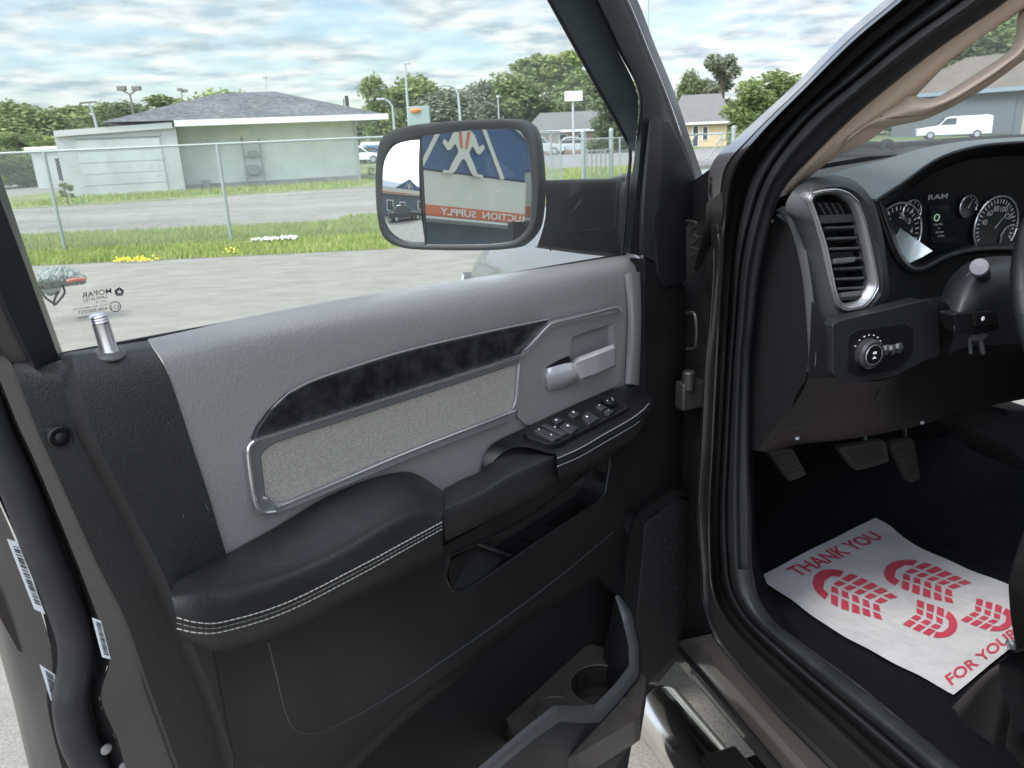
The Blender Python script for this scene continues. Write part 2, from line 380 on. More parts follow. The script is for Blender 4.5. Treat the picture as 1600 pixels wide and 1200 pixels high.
TR = [
 (8, 165, 95, 3, ml_m, 1.3, 'tall dark green tree at the far left edge, beside the window frame'),
 (45, 168, 92, 0, ml_m, 1.4, 'round green tree second from the left edge of the far tree line'),
 (88, 186, 100, 0, ml_d, 1.5, 'low dark tree left of the leaning utility pole'),
 (118, 180, 110, 1, ml_m, 1.5, 'thin tree directly left of the leaning utility pole'),
 (162, 168, 100, 3, ml_m, 1.4, 'bushy tree directly right of the leaning utility pole'),
 (188, 166, 92, 3, ml_d, 1.3, 'dark bushy tree left of the twin floodlight pole'),
 (222, 172, 110, 0, ml_m, 1.5, 'tree right behind the twin floodlight pole'),
 (252, 166, 118, 1, ml_m, 1.3, 'sparse tree between the floodlight pole and the grey roof'),
 (285, 158, 105, 0, ml_m, 1.2, 'green tree behind the left slope of the grey roof'),
 (340, 137, 95, 0, ml_l, 1.35, 'bright light green round tree above the grey roof'),
 (372, 146, 98, 3, ml_l, 1.0, 'small light tree right of the bright round one above the grey roof'),
 (582, 119, 80, 3, ml_m, .62, 'narrow dense tree behind the curved street lamp'),
 (648, 113, 82, 0, ml_m, 1.1, 'broad tree behind the tall leaning lamp pole above the mirror'),
 (612, 150, 90, 0, ml_d, 1.0, 'lower tree filling the gap left of the tall lamp pole'),
 (700, 134, 72, 0, ml_g, 1.15, 'grey green tree above the middle of the mirror'),
 (752, 122, 84, 0, ml_g, .8, 'pale grey tree above the right half of the mirror'),
 (795, 108, 86, 0, ml_m, 1.0, 'green tree above the right corner of the mirror'),
 (838, 100, 90, 1, ml_m, 1.1, 'tall airy tree right of the mirror corner'),
 (872, 98, 92, 1, ml_l, 1.0, 'tall airy pale tree behind the blank billboard'),
 (905, 112, 88, 3, ml_m, .9, 'green tree behind the right end of the billboard'),
 (948, 108, 84, 0, ml_d, 1.1, 'dark tree partly behind the black window band'),
 (952, 152, 70, 3, ml_d, 1.1, 'dark bushy evergreen right of the brown house'),
 (1078, 106, 88, 0, ml_d, .55, 'upright tree just right of the open door frame'),
 (1102, 126, 92, 3, ml_d, .7, 'low tree behind the grey roofed yellow house'),
 (1132, 98, 88, 1, ml_g, .75, 'airy tree with thin crown behind the right end of the yellow house'),
 (1172, 126, 66, 3, ml_m, .95, 'big bushy tree next to the yellow house, left half of the pair'),
 (1210, 112, 68, 3, ml_m, 1.0, 'big bushy tree touching the windshield pillar, right half of the pair'),
 (1245, 122, 72, 0, ml_m, .9, 'green tree emerging from behind the windshield pillar'),
]
for i_, t in enumerate(TR): tree(t[0], t[1]-(8 if i_ < 9 else 3), *t[2:])
hz = [(860, 150, 130), (720, 160, 130), (560, 195, 140), (440, 200, 150), (50, 205, 120), (130, 205, 125), (230, 195, 130), (930, 160, 135), (1060, 165, 140), (1190, 160, 130), (800, 150, 120), (660, 160, 120)]
for i, (x, y, d) in enumerate(hz):
    tree(x, y, d, 2, [ml_m, ml_d][i % 2], 2.2, 'wide hedge tree, far '+['behind the airy pale tree', 'behind the grey green tree above the mirror', 'right of the grey roof, near the horizon', 'hidden low behind the grey roof', 'at the left edge above the chain link rail', 'under the leaning utility pole', 'under the twin floodlight pole', 'behind the brown house', 'behind the yellow house', 'behind the big bushy pair at the pillar', 'above the right corner of the mirror', 'above the left corner of the mirror'][i], name='hedge_tree', grp='wide trees at the back of the tree line')
for i, (x, y, d, k, mt) in enumerate([(1360, 70, 110, 3, ml_d), (1430, 30, 105, 3, ml_m), (1490, 20, 100, 0, ml_d), (1550, 0, 104, 3, ml_m), (1600, -20, 108, 0, ml_m), (1650, -30, 110, 3, ml_d), (1310, 110, 115, 0, ml_m)]):
    tree(x, y, d, k, mt, 1.0, 'tree through the windshield '+['left of the grab handle opening', 'at the left end of the grab handle opening', 'in the middle of the grab handle opening', 'at the right end of the grab handle opening', 'at the upper right corner of the photo', 'beyond the right edge of the windshield view', 'low beside the beige pillar trim'][i], grp='trees seen through the windshield')
# shrubs by the wooden fence
for x, y, d, mt, lb in [(45, 262, 60, ml_l, 'yellow green shrub in front of the old wooden fence'), (20, 215, 58, ml_m, 'dark shrub behind the wooden fence at the left edge'), (62, 222, 70, ml_l, 'pale shrub behind the wooden fence beside the small white shed')]:
    tree(x, y-14, d, 2, mt, 1.3, lb, name='shrub', grp='shrubs by the wooden fence')
tree(578, 262, 39.5, 1, ml_l, .8, 'weedy shrub at the right corner of the long pale building', name='weed_shrub', grp=None)
tree(100, 288, 33.5, 1, ml_m, .9, 'weeds at the left corner of the pale garage wing', name='weed_clump', grp=None)
# ---------------------------------------------------------------- long pale building
def roofprism(c4, ridge):
    return list(c4)+list(ridge), [(0, 1, 5, 4), (1, 2, 5), (2, 3, 4, 5), (3, 0, 4), (0, 3, 2, 1)]
A = G(118, 310); C = G(572, 283); e1 = (C-A).normalized(); e2 = V((-e1.y, e1.x, 0)); Z = V((0, 0, 1)); Lb = (C-A).length
def B(a, b, z): return A+e1*a+e2*b+Z*z
m_wall = pm('pale_wall', (.58, .60, .57), .85, big=(.35, .82), var=(.7, (.50, .54, .51), .3, .7), bump=('wave', 3, .1, .01))
m_wallw = pm('white_wall', (.45, .47, .45), .8, big=(.5, .85), var=(.8, (.41, .43, .41), .3, .7))
m_shing = pm('shingles', (.065, .07, .078), .9, big=(.4, .7), var=(5, (.18, .185, .19), .35, .65), bump=('noise', 14, .5, .03))
m_white = pm('white_paint', (.78, .78, .76), .6)
m_dark = pm('dark_opening', (.03, .03, .035), .5)
bl = empty('low_building', A+e1*Lb/2+e2*4, 'long low pale green building with grey hip roof and white garage wing', 'building')
wl = 4.35
obj('wall', cat(box(B((wl+Lb)/2, 1.3+3.6, 1.38), Lb-wl, 7.2, 2.76, e1, e2)), m_wall, bl, smooth=False)
obj('garage_wing', box(B(wl/2-.15, 3.2, 1.36), wl+.3, 6.4, 2.72, e1, e2), m_wallw, bl, smooth=False)
obj('garage_door', cat(*[box(B(.45+3.2/2, -.012-.01*(k % 2), .24+.46*k), 3.2, .05, .44, e1, e2) for k in range(5)]), pm('garage_door', (.47, .50, .48), .6, big=(.8, .88)), bl, smooth=False)
obj('door_lintel', box(B(.45+1.6, -.035, 2.42), 3.3, .09, .1, e1, e2), pm('grey_trim', (.30, .32, .30), .6), bl, smooth=False)
rd = [B(-.25, -.15, 2.72), B(wl-.1, -.15, 2.9), B(wl-.1, 6.5, 2.9), B(-.25, 6.5, 2.72)]
obj('wing_roof', (rd+[p-Z*.24 for p in rd], [(0, 1, 2, 3), (0, 4, 5, 1), (1, 5, 6, 2), (2, 6, 7, 3), (3, 7, 4, 0), (4, 7, 6, 5)]), pm('coping', (.50, .51, .49), .7), bl, smooth=False)
c4 = [B(1.5, -.25, 2.98), B(Lb+1.25, -.25, 2.92), B(Lb+1.25, 8.8, 2.92), B(1.5, 8.8, 2.98)]
obj('roof', roofprism(c4, [B(6.3, 4.3, 4.28), B(8.9, 4.3, 4.30)]), m_shing, bl, smooth=False)
obj('fascia', cat(box(B((wl+Lb+1.25)/2, -.27, 2.84), Lb+1.25-wl, .07, .25, e1, e2), box(B(Lb+1.23, 4.2, 2.84), .07, 9.0, .25, e1, e2)), m_white, bl, smooth=False)
obj('soffit', box(B((wl+Lb+1.2)/2, .53, 2.76), Lb+1.1-wl, 1.5, .03, e1, e2), m_white, bl, smooth=False)
obj('roof_vent', cat(tube([B(12.2, 3.0, 3.3), B(12.2, 3.0, 3.95)], .09, 8, False)), m_dark, bl)
obj('downspout', cat(box(B(Lb-.1, 1.24, 1.35), .09, .08, 2.7, e1, e2)), m_wallw, bl, smooth=False)
obj('foundation_strip', box(B((wl+Lb)/2, 1.29, .12), Lb-wl, .06, .24, e1, e2), pm('foundation', (.30, .30, .28), .9, big=(.8, .6)), bl, smooth=False)
gm = empty('gas_meter', B(7.35, 1.2, 0), 'grey gas meter and pipes standing against the pale building wall', 'meter')
mp = pm('pipe_grey', (.22, .25, .24), .6)
obj('riser_pipe', cat(tube([B(7.0, 1.15, 0), B(7.0, 1.15, 2.0), B(7.0, 1.27, 2.2)], .035, 6, False), tube([B(7.75, 1.15, 0), B(7.75, 1.15, 2.1)], .035, 6, False), tube([B(7.0, 1.15, 1.35), B(7.75, 1.15, 1.35)], .03, 6, False), tube([B(7.0, 1.15, .6), B(7.75, 1.15, .6)], .03, 6, False)), mp, gm)
obj('meter_body', box(B(7.35, 1.1, .75), .45, .25, .45, e1, e2), mp, gm, bevel=.03)
obj('regulator', box(B(7.4, 1.1, 1.45), .35, .2, .3, e1, e2), mp, gm, bevel=.03)
ub = obj('utility_box', box(B(5.2, 1.15, .2), .35, .25, .42, e1, e2), mp, None, bevel=.03); tag(ub, 'small grey utility box low on the pale wall left of the gas meter', 'box')
# small white shed behind
s0 = at(62, 238, 52); s0.z = 0; sh = empty('white_shed', s0+V((1.8, 3, 0)), 'small flat roofed white shed behind the left end of the long pale building', 'shed')
obj('wall', cat(box(s0+V((2.2, 3, 1.05)), 6.0, 5, 2.1)), m_wallw, sh, smooth=False)
obj('roof', box(s0+V((2.2, 3, 2.18)), 6.4, 5.4, .16), m_white, sh, smooth=False)
obj('doorway', box(s0+V((1.2, .48, 1.0)), 1.4, .06, 1.2), m_dark, sh, smooth=False)
# wooden fence at left
wf = empty('wooden_fence', (-38, 62, 0), 'weathered grey wooden board fence at the left edge beyond the gravel yard', 'fence')
rg = random.Random(8)
obj('boards', cat(*[box(V((-62+.3*k, 60+.03*k, .95)), .27, .04, 1.9+rg.uniform(-.12, .1)) for k in range(150)]), pm('old_wood', (.20, .19, .18), .9, var=(3, (.32, .30, .28), .3, .7)), wf, smooth=False)
obj('rail', box(V((-40, 61.0, 1.5)), 45, .06, .1), pm('old_wood2', (.2, .18, .17), .9), wf, smooth=False)
# ---------------------------------------------------------------- houses and signs
def house(name, label, x0, x1, ybase, ytop, d, wallm, roofm, win, depth=8, gable=.5, ridge_in=.12):
    a = at(x0, ybase, d); b = at(x1, ybase, d); a.z = b.z = 0; f = (b-a).normalized(); g = V((-f.y, f.x, 0)); w = (b-a).length
    zt = at((x0+x1)/2, ytop, d).z; zw = zt*gable
    r = empty(name, (a+b)/2+g*depth/2, label, 'house')
    P = lambda u, v, z: a+f*u+g*v+Z*z
    obj('wall', box(P(w/2, depth/2, zw/2), w, depth, zw, f, g), wallm, r, smooth=False)
    o_ = .5; c = [P(-o_, -o_, zw), P(w+o_, -o_, zw), P(w+o_, depth+o_, zw), P(-o_, depth+o_, zw)]
    rr = [P(w*ridge_in, depth/2, zt+.4), P(w*(1-ridge_in), depth/2, zt+.4)]
    obj('roof', roofprism(c, rr), roofm, r, smooth=False)
    obj('fascia', box(P(w/2, -o_-.03, zw-.08), w+2*o_, .06, .2, f, g), m_white, r, smooth=False)
    for (u, wd, z0, z1, mm) in win:
        fr = obj('window', box(P(w*u, -.03, zw*(z0+z1)/2), w*wd+.2, .06, zw*(z1-z0)+.15, f, g), m_white, r, smooth=False)
        obj('pane', box(P(w*u, -.07, zw*(z0+z1)/2), w*wd, .03, zw*(z1-z0), f, g), mm, fr, smooth=False)
    return r
m_brick = pm('pale_brick', (.46, .33, .26), .85, var=(2, (.55, .42, .33), .3, .7)); m_yel = pm('yellow_wall', (.66, .52, .33), .8)
m_roofg = pm('grey_roof', (.17, .165, .16), .9, var=(1.5, (.14, .135, .13), .3, .7)); m_glassd = pm('window_dark', (.05, .06, .07), .15)
m_red = pm('red_paint', (.55, .06, .04), .5)
house('brown_house', 'low brown brick house with a grey green roof, seen under the billboard', 826, 960, 203, 180, 74, m_brick, m_roofg, [(.12, .14, .15, .7, m_glassd), (.4, .08, .2, .8, m_glassd), (.62, .08, .2, .8, m_glassd), (.85, .08, .2, .8, m_glassd)], gable=.62)
house('yellow_house', 'pale yellow walled house with grey roof just right of the open door frame', 1052, 1136, 203, 152, 78, m_yel, m_roofg, [(.2, .1, .05, .8, m_red), (.42, .09, .05, .85, m_glassd), (.6, .08, .3, .8, m_glassd)], gable=.5)
house('orange_shop', 'distant low shop with white and orange front above the mirror', 742, 800, 196, 176, 105, pm('orange_wall', (.62, .25, .12), .8), m_white, [(.3, .2, .2, .7, m_glassd)], gable=.85)
house('blue_roof_house', 'distant grey blue roofed house behind the billboard pole', 903, 935, 190, 160, 100, m_roofg, pm('blue_roof', (.19, .23, .30), .8), [], gable=.5)
# big shed seen through the windshield
r1 = at(1560, 210, 84); r1.z = 0
bw = empty('brown_roof_barn', r1, 'large barn with brown roof and grey siding through the windshield', 'building')
f_ = (at(1640, 210, 82)-at(1480, 210, 87)); f_.z = 0; f_.normalize(); g_ = V((-f_.y, f_.x, 0)); PB = lambda u, v, z: r1+f_*u+g_*v+Z*z
obj('wall', box(PB(6, 6, 2.0), 34, 12, 4.0, f_, g_), pm('grey_siding', (.13, .15, .17), .8, bump=('wave', 4, .3, .02)), bw, smooth=False)
c = [PB(-12, -.8, 3.9), PB(25, -.8, 3.9), PB(25, 12.8, 3.9), PB(-12, 12.8, 3.9)]
obj('roof', roofprism(c, [PB(-8, 6, 7.2), PB(24, 6, 7.2)]), pm('brown_shingle', (.16, .13, .11), .9, var=(1, (.21, .17, .145), .3, .7)), bw, smooth=False)
obj('fascia', box(PB(6, -.84, 3.8), 37, .08, .35, f_, g_), pm('blue_grey_trim', (.30, .36, .42), .6), bw, smooth=False)
obj('garage_opening', box(PB(-1.6, -.05, 1.6), 5.6, .1, 3.0, f_, g_), pm('slat_door', (.14, .16, .19), .6, bump=('wave', 8, .5, .03)), bw, smooth=False)
obj('brick_panel', box(PB(5, -.08, 1.5), 6, .12, 3.0, f_, g_), pm('tan_brick', (.42, .38, .33), .85), bw, smooth=False)
# billboard
bb = at(896, 200, 70); bb.z = 0; t1, t2 = at(882, 143, 70), at(910, 157, 70)
o = empty('billboard', bb, 'blank white rectangular sign board on a pole in front of the trees', 'sign')
obj('board', box((t1+t2)/2, abs(t2.x-t1.x), .25, abs(t1.z-t2.z)), m_white, o, smooth=False)
obj('pole', tube([bb, V((bb.x, bb.y+.1, t2.z))], .1, 8, False), pm('pole_grey', (.45, .46, .46), .6), o)
# teal box sign + orange crown
o = empty('roadside_sign', at(655, 205, 60), 'boxy teal roadside sign with an orange cap just above the mirror', 'sign')
obj('cabinet', box(at(655, 184, 60), 1.6, .5, 1.6), pm('teal', (.27, .34, .33), .7), o, bevel=.05)
obj('cap', lathe(at(650, 176, 60), Z, [(.42, 0), (.5, .16), (.34, .3), (.1, .36)], 12), pm('orange', (.75, .22, .06), .5), o)
p_ = at(655, 205, 60); obj('post', cat(tube([V((p_.x-.5, p_.y, 0)), V((p_.x-.5, p_.y, 2.6))], .09, 6, False), tube([V((p_.x+.5, p_.y, 0)), V((p_.x+.5, p_.y, 2.6))], .09, 6, False)), m_dark, o)
# ---------------------------------------------------------------- poles
m_pole = pm('galv', (.42, .45, .45), .5, .3); m_wpole = pm('wood_pole', (.20, .18, .16), .9)
def pole(name, label, pts, d, r, mat, heads=(), catg='street lamp', hr=(.5, .18, .12)):
    P = [at(x, y, d) for x, y in pts]; P[0].z = 0
    o = empty(name, P[0], label, catg, parent=None)
    obj('pole', tube(P, lambda t: r*(1-.4*t), 8, len(P) > 2, cnt=14 if len(P) > 2 else None), mat, o)
    for (x, y) in heads: obj('lamp_head', box(at(x, y, d), *hr), mat, o, bevel=.03)
    return o
pole('street_lamp', 'tall straight light pole leaning slightly, above the left half of the mirror', [(640, 205), (636, 150), (633, 100)], 62, .13, m_pole, [(636, 99)])
pole('street_lamp', 'street lamp with a short curved arm right of the grey roof', [(616, 215), (614, 175), (609, 160), (598, 155)], 48, .09, m_pole, [(595, 155)])
pole('street_lamp', 'street lamp with a bent arm above the centre of the mirror', [(721, 205), (717, 160), (713, 140), (702, 133), (688, 134)], 52, .11, m_pole, [(686, 134)])
pole('street_lamp', 'thin plain light pole above the right half of the mirror', [(781, 205), (779, 175), (778, 152)], 60, .07, m_pole, [(778, 151)], hr=(.3, .2, .15))
o = pole('floodlight_pole', 'pole with two floodlights standing behind the small white shed', [(212, 215), (207, 170), (203, 147)], 75, .13, m_wpole, [(190, 138), (213, 138)], 'light pole', (.7, .4, .35))
obj('yoke', tube([at(190, 140, 75), at(203, 148, 75), at(213, 140, 75)], .07, 6, False), m_wpole, o)
o = pole('utility_pole', 'leaning wooden utility pole with a crossarm at the left of the tree line', [(157, 215), (149, 190), (139, 161)], 68, .14, m_pole, (), 'utility pole')
obj('crossarm', tube([at(124, 161, 68), at(151, 159, 68)], .07, 6, False), m_wpole, o)
pole('floodlight_pole', 'short dim floodlight pole behind the tree left of the grey roof', [(287, 190), (285, 160), (284, 142)], 95, .1, m_wpole, [(281, 140), (289, 142)], 'light pole', (.5, .3, .3))
pole('light_pole', 'thin light pole rising just behind the grey roof ridge', [(421, 205), (417, 150), (415, 121)], 80, .06, m_pole, [(414, 120)], 'light pole', (.4, .2, .2))
pole('utility_pole', 'thin dark post behind the right slope of the grey roof', [(540, 215), (538, 180), (537, 154)], 80, .12, m_wpole, (), 'utility pole')
pole('mast', 'very tall thin pale mast right of the open door frame', [(1013, 215), (1012, 60), (1011, -220)], 55, .12, m_pole, (), 'pole')
pole('light_pole', 'short pale post in front of the yellow house by the door frame', [(1058, 212), (1057, 170), (1056, 138)], 70, .09, m_pole, (), 'light pole')
# ---------------------------------------------------------------- cars
def car(name, label, loc, heading, length, width, height, paint, kind='sedan', group=None, catg='car'):
    """side profile lofted across the width; nose towards heading"""
    f = hv(heading); s = V((-f.y, f.x, 0)); o = empty(name, loc, label, catg, group)
    P = lambda a, b, z: V(loc)+f*(a*length)+s*(b*width)+Z*(z*height)
    if kind == 'sedan':
        low = [(.5, .22), (.495, .42), (.47, .50), (.30, .56), (.22, .60), (-.30, .62), (-.47, .60), (-.5, .45), (-.49, .22)]
        cabp = [(.22, .58), (.08, .90), (.0, .97), (-.14, 1.0), (-.25, .96), (-.38, .62)]
        win = [(.19, .61), (.07, .87), (-.13, .94), (-.24, .90), (-.33, .63)]
    elif kind == 'van':
        low = [(.5, .18), (.495, .38), (.46, .46), (.30, .52), (.22, .55), (-.5, .58), (-.5, .18)]
        cabp = [(.22, .54), (.12, .84), (.06, .90), (-.44, .92), (-.5, .86), (-.5, .54)]
        win = [(.19, .57), (.11, .82), (-.02, .84), (-.02, .57)]
    else:
        low = [(.5, .25), (.495, .48), (.46, .56), (.22, .60), (-.5, .58), (-.5, .25)]
        cabp = [(.22, .58), (.12, .92), (.08, .97), (-.12, 1.0), (-.16, .96), (-.19, .58)]
        win = [(.19, .62), (.11, .88), (-.11, .93), (-.15, .62)]
    def pris(pr, hw, taper):
        rows = []
        for b, k in ((-hw, taper), (-hw*.92, 1.), (hw*.92, 1.), (hw, taper)):
            mz = min(z for a, z in pr); rows.append([P(a*(1 if k == 1 else .985), b, mz+(z-mz)*k) for a, z in pr])
        v_, f__ = grid([r for r in rows], True); n = len(pr)
        return v_, f__+[tuple(range(n))[::-1], tuple(range(3*n, 4*n))]
    bd = obj('body', cat(pris(low, .5, .93), pris(cabp, .43, .96)), paint, o, bevel=.02, angle=30)
    for sd_ in (-1, 1):
        q = [P(a, sd_*.437, z) for a, z in win]; obj('window', plate(q, s*(-sd_*.02)), m_glassd, o, smooth=False)
    if kind == 'sedan': wsq = [(.205, .62), (.095, .88)]
    else: wsq = [(.208, .62), (.128, .88)]
    q = [P(wsq[0][0]+.008, -.36, wsq[0][1]), P(wsq[0][0]+.008, .36, wsq[0][1]), P(wsq[1][0]+.008, .33, wsq[1][1]), P(wsq[1][0]+.008, -.33, wsq[1][1])]
    obj('windshield', plate(q, f*(-.03)), m_glassd, o, smooth=False)
    for a in (.31, -.31):
        for b in (-.46, .46):
            c_ = P(a, b, 0)+Z*.33; w = obj('wheel', lathe(c_-s*.1, s, [(.30, 0), (.33, .03), (.33, .17), (.30, .2)], 20), pm('tyre', (.03, .03, .03), .8), o)
            obj('rim', lathe(c_-s*.11, s, [(.2, 0), (.2, .22)], 14), pm('rim', (.5, .5, .52), .3, .8), w)
    for b in (-.36, .36):
        obj('headlight', box(P(.492, b, .43), .06, .32, .14, f, s), pm('lamp_glass', (.7, .72, .74), .1), o, bevel=.02)
        obj('tail_light', box(P(-.497, b, .5), .04, .25, .16, f, s), m_red, o, bevel=.02)
    obj('bumper', cat(box(P(.49, 0, .28), .12, width*.92, .16, f, s), box(P(-.49, 0, .28), .12, width*.92, .16, f, s)), paint, o, bevel=.04)
    return o
pw = pm('paint_white', (.78, .79, .80), .25, coat=.6); pbu = pm('paint_blue', (.05, .16, .42), .25, coat=.6); psi = pm('paint_silver', (.42, .47, .50), .3, .6, coat=.8)
def atz(x, d): p = at(x, 300, d); p.z = 0; return p
car('parked_car', 'far parked white car at the left end of the trio right of the pale building', atz(570, 70), 100, 4.4, 1.8, 1.5, pw, group='cars parked right of the pale building')
car('parked_car', 'far parked blue car in the middle of the trio right of the pale building', atz(592, 72), 100, 4.4, 1.8, 1.5, pbu, group='cars parked right of the pale building')
car('parked_car', 'far parked white van nearest the curved street lamp', atz(612, 76), 100, 4.8, 1.9, 1.9, pw, 'van', group='cars parked right of the pale building')
car('parked_car', 'white van parked in front of the brown brick house', atz(842, 71), 95, 4.8, 1.9, 1.8, pm('paint_grey', (.5, .53, .54), .3, coat=.5), 'van')
car('parked_car', 'grey car parked at the right side of the brown brick house', atz(902, 72), 95, 4.4, 1.8, 1.45, pm('paint_grey', (.5, .53, .54), .3, coat=.5))
car('white_pickup', 'white work pickup with a tool cap, seen through the windshield beside the barn', atz(1476, 76), 293, 5.4, 2.0, 1.95, pw, 'van', catg='pickup truck')
#car('silver_car', 'silver blue car parked low behind the mirror, only its hood corner in view', V((1.72, 6.2, 0)), 275, 4.5, 1.85, 1.28, psi)
# ---------------------------------------------------------------- chain link fences
m_galv = pm('fence_metal', (.36, .40, .39), .45, .5)
def chainfence(name, label, a, b, h=1.83, sp=3.05, first=0, wire=.0022, pitch=.062, rail=.022):
    d = (b-a); Lf = d.length; d.normalize(); nrm = V((-d.y, d.x, 0)); o = empty(name, a, label, 'fence')
    k = first
    while k <= Lf+.01:
        p = a+d*k; obj('post', tube([V((p.x, p.y, 0)), V((p.x, p.y, h-.01))], .033, 8, False), m_galv, o); k += sp
    obj('top_rail', tube([a+Z*h, b+Z*h], rail, 6, False), m_galv, o)
    vs_, fs = [], []; n = int(Lf/pitch)+int(h/pitch)
    for sg in (1, -1):
        for i in range(n):
            u0 = i*pitch-h; u1 = u0+h; z0, z1 = .03, h
            if u1 < 0 or u0 > Lf: continue
            if u0 < 0: z0 -= u0; u0 = 0
            if u1 > Lf: z1 -= u1-Lf; u1 = Lf
            if sg < 0: z0, z1 = h-z0+.03, h-z1+.03
            p0 = a+d*u0+Z*z0; p1 = a+d*u1+Z*z1; w = (p1-p0).normalized().cross(nrm)*wire; kk = len(vs_)
            vs_ += [p0-w, p0+w, p0+nrm*wire*1.5, p1-w, p1+w, p1+nrm*wire*1.5]
            fs += [(kk, kk+1, kk+4, kk+3), (kk+1, kk+2, kk+5, kk+4), (kk+2, kk, kk+3, kk+5)]
    obj('wire_mesh', (vs_, fs), m_galv, o, smooth=False)
    return o
fa = G(102, 392); fb = G(362, 378); fd = (fb-fa); sp_ = fd.length; fd.normalize()
q0 = fa-fd*sp_*4; q1 = fa+fd*(sp_*2+1.0)
chainfence('chain_link_fence', 'long galvanised chain link fence running in front of the pale building', q0, q1, 1.83, sp_)
q2 = V((2.1, 28.6, 0))
chainfence('chain_link_fence', 'stretch of chain link fence receding from behind the mirror towards the gate', q1, q2, 1.83, 2.9, first=2.9, pitch=.09)
gp = [at(888, 300, 30), at(912, 300, 30), at(955, 300, 31), at(1142, 300, 31), at(1078, 300, 31)]
for p in gp: p.z = 0
chainfence('chain_link_fence', 'chain link fence with the gate, standing right of the mirror and door frame', q2, gp[3], 1.52, 2.2, pitch=.12)
gt = empty('chain_link_gate', gp[1], 'double metal gate with upright bars beside the mirror arm', 'gate')
for p, hh in ((gp[1], 1.75), (gp[2], 1.75)):
    pp = obj('gate_post', tube([p, p+Z*hh], .09, 10, False), m_galv, gt); obj('post_cap', lathe(p+Z*hh, Z, [(.1, 0), (.1, .05), (.05, .12), (.01, .14)], 10), m_galv, pp)
q = [gp[1]+V((.1, -.4, 0)), gp[2]+V((-.1, -.4, 0))]
obj('gate_frame', cat(*[tube([q[0].lerp(q[1], t)+Z*.1, q[0].lerp(q[1], t)+Z*1.1], .03, 6, False) for t in (0, .2, .4, .6, .8, 1)], *[tube([q[0]+Z*z, q[1]+Z*z], .03, 6, False) for z in (.1, 1.1)]), m_galv, gt)
g2 = empty('swing_gate', gp[3], 'tubular swing gate with a diagonal brace seen right of the door frame', 'gate')
obj('gate_post', tube([gp[3], gp[3]+Z*1.66], .09, 10, False), m_galv, g2); obj('post_cap', lathe(gp[3]+Z*1.66, Z, [(.1, 0), (.1, .05), (.01, .12)], 10), m_galv, g2)
a_, b_ = gp[4]+V((-.6, -.3, 0)), gp[3]+V((-.5, -.3, 0))
obj('gate_frame', cat(tube([a_+Z*.15, a_+Z*1.5], .03, 6, False), tube([b_+Z*.15, b_+Z*1.5], .03, 6, False), tube([a_+Z*.15, b_+Z*.15], .03, 6, False), tube([a_+Z*1.5, b_+Z*1.5], .03, 6, False), tube([a_.lerp(b_, .5)+Z*.15, b_+Z*1.4], .03, 6, False), tube([a_+Z*.15, a_.lerp(b_, .4)+Z*1.5], .03, 6, False)), m_galv, g2)
# ---------------------------------------------------------------- things lying about
rg = random.Random(12)
def flowers(px, py, w, n, label):
    c0 = G(px, py); ps = []
    for _ in range(n):
        c_ = c0+V((rg.uniform(-w, w), rg.uniform(-.12, .12), .03+rg.uniform(0, .07))); ps.append(lathe(c_, V((rg.uniform(-.3, .3), -.5, 1)), [(.004, 0), (.019, .003), (.016, .01), (.004, .013)], 7))
    tag(obj('flower_patch', cat(*ps), pm('yellow_flower', (.85, .68, .03), .6)), label, 'flowers', 'yellow flower patches at the grass edge')
flowers(212, 411, .34, 55, 'low patch of yellow flowers at the pavement edge left of centre')
flowers(362, 397, .12, 14, 'small tuft of yellow flowers at the foot of the right fence post')
vs_, fs = [], []
nx, ny = 22, 8; c0 = G(430, 378)
for j in range(ny):
    for i in range(nx):
        vs_.append(c0+V(((i/(nx-1)-.5)*.85, (j/(ny-1)-.5)*.3, .03+.09*abs(math.sin(i*1.9+j*.7))*rg.uniform(.3, 1))))
for j in range(ny-1):
    for i in range(nx-1):
        fs.append((j*nx+i, j*nx+i+1, (j+1)*nx+i+1, (j+1)*nx+i))
tag(obj('crumpled_wrapper', (vs_, fs), m_white, smooth=False, solid=.004), 'crumpled white litter lying in the grass at the foot of the fence', 'litter')
db = empty('broken_bumper', G(95, 470), 'torn grey green car part with bent wire legs lying on the pavement at the left', 'debris')
dd_ = 9.6
def dP(x, y, o=0): return at(x, y, dd_+o)
rows = [[dP(x, y, o_) for x, y in zip((58, 75, 95, 115, 134), ys)] for o_, ys in ((.25, (424, 420, 417, 422, 434)), (.0, (430, 424, 420, 426, 436)), (-.12, (438, 436, 434, 434, 438)), (-.05, (446, 448, 442, 440, 440)), (.2, (450, 452, 448, 444, 442)))]
vf = loft(rows, 26, across=3); r9 = random.Random(4)
vf = ([v+V((r9.uniform(-1, 1), r9.uniform(-1, 1), r9.uniform(-1, 1)))*.012 for v in vf[0]], vf[1])
obj('shell', vf, pm('debris_green', (.13, .16, .14), .8, var=(14, (.30, .31, .29), .35, .62), bump=('noise', 60, .8, .01)), db, smooth=False, solid=.01)
obj('red_trim', tube([dP(104, 440, -.15), dP(118, 437, -.15), dP(134, 436, -.1)], .02, 6), pm('faded_red', (.42, .16, .12), .7), db)
obj('wire_legs', cat(tube([dP(97, 445), dP(101, 457), dP(92, 470), dP(84, 477), dP(86, 466), dP(92, 455)], .012, 6), tube([dP(62, 448), dP(70, 464), dP(84, 474)], .012, 6)), m_dark, db)
obj('torn_skirt', loft([[dP(62, 446), dP(75, 450), dP(96, 448)], [dP(66, 456, -.05), dP(78, 462, .05), dP(95, 456)]], 12), pm('debris_pale', (.36, .37, .35), .8), db, solid=.006)
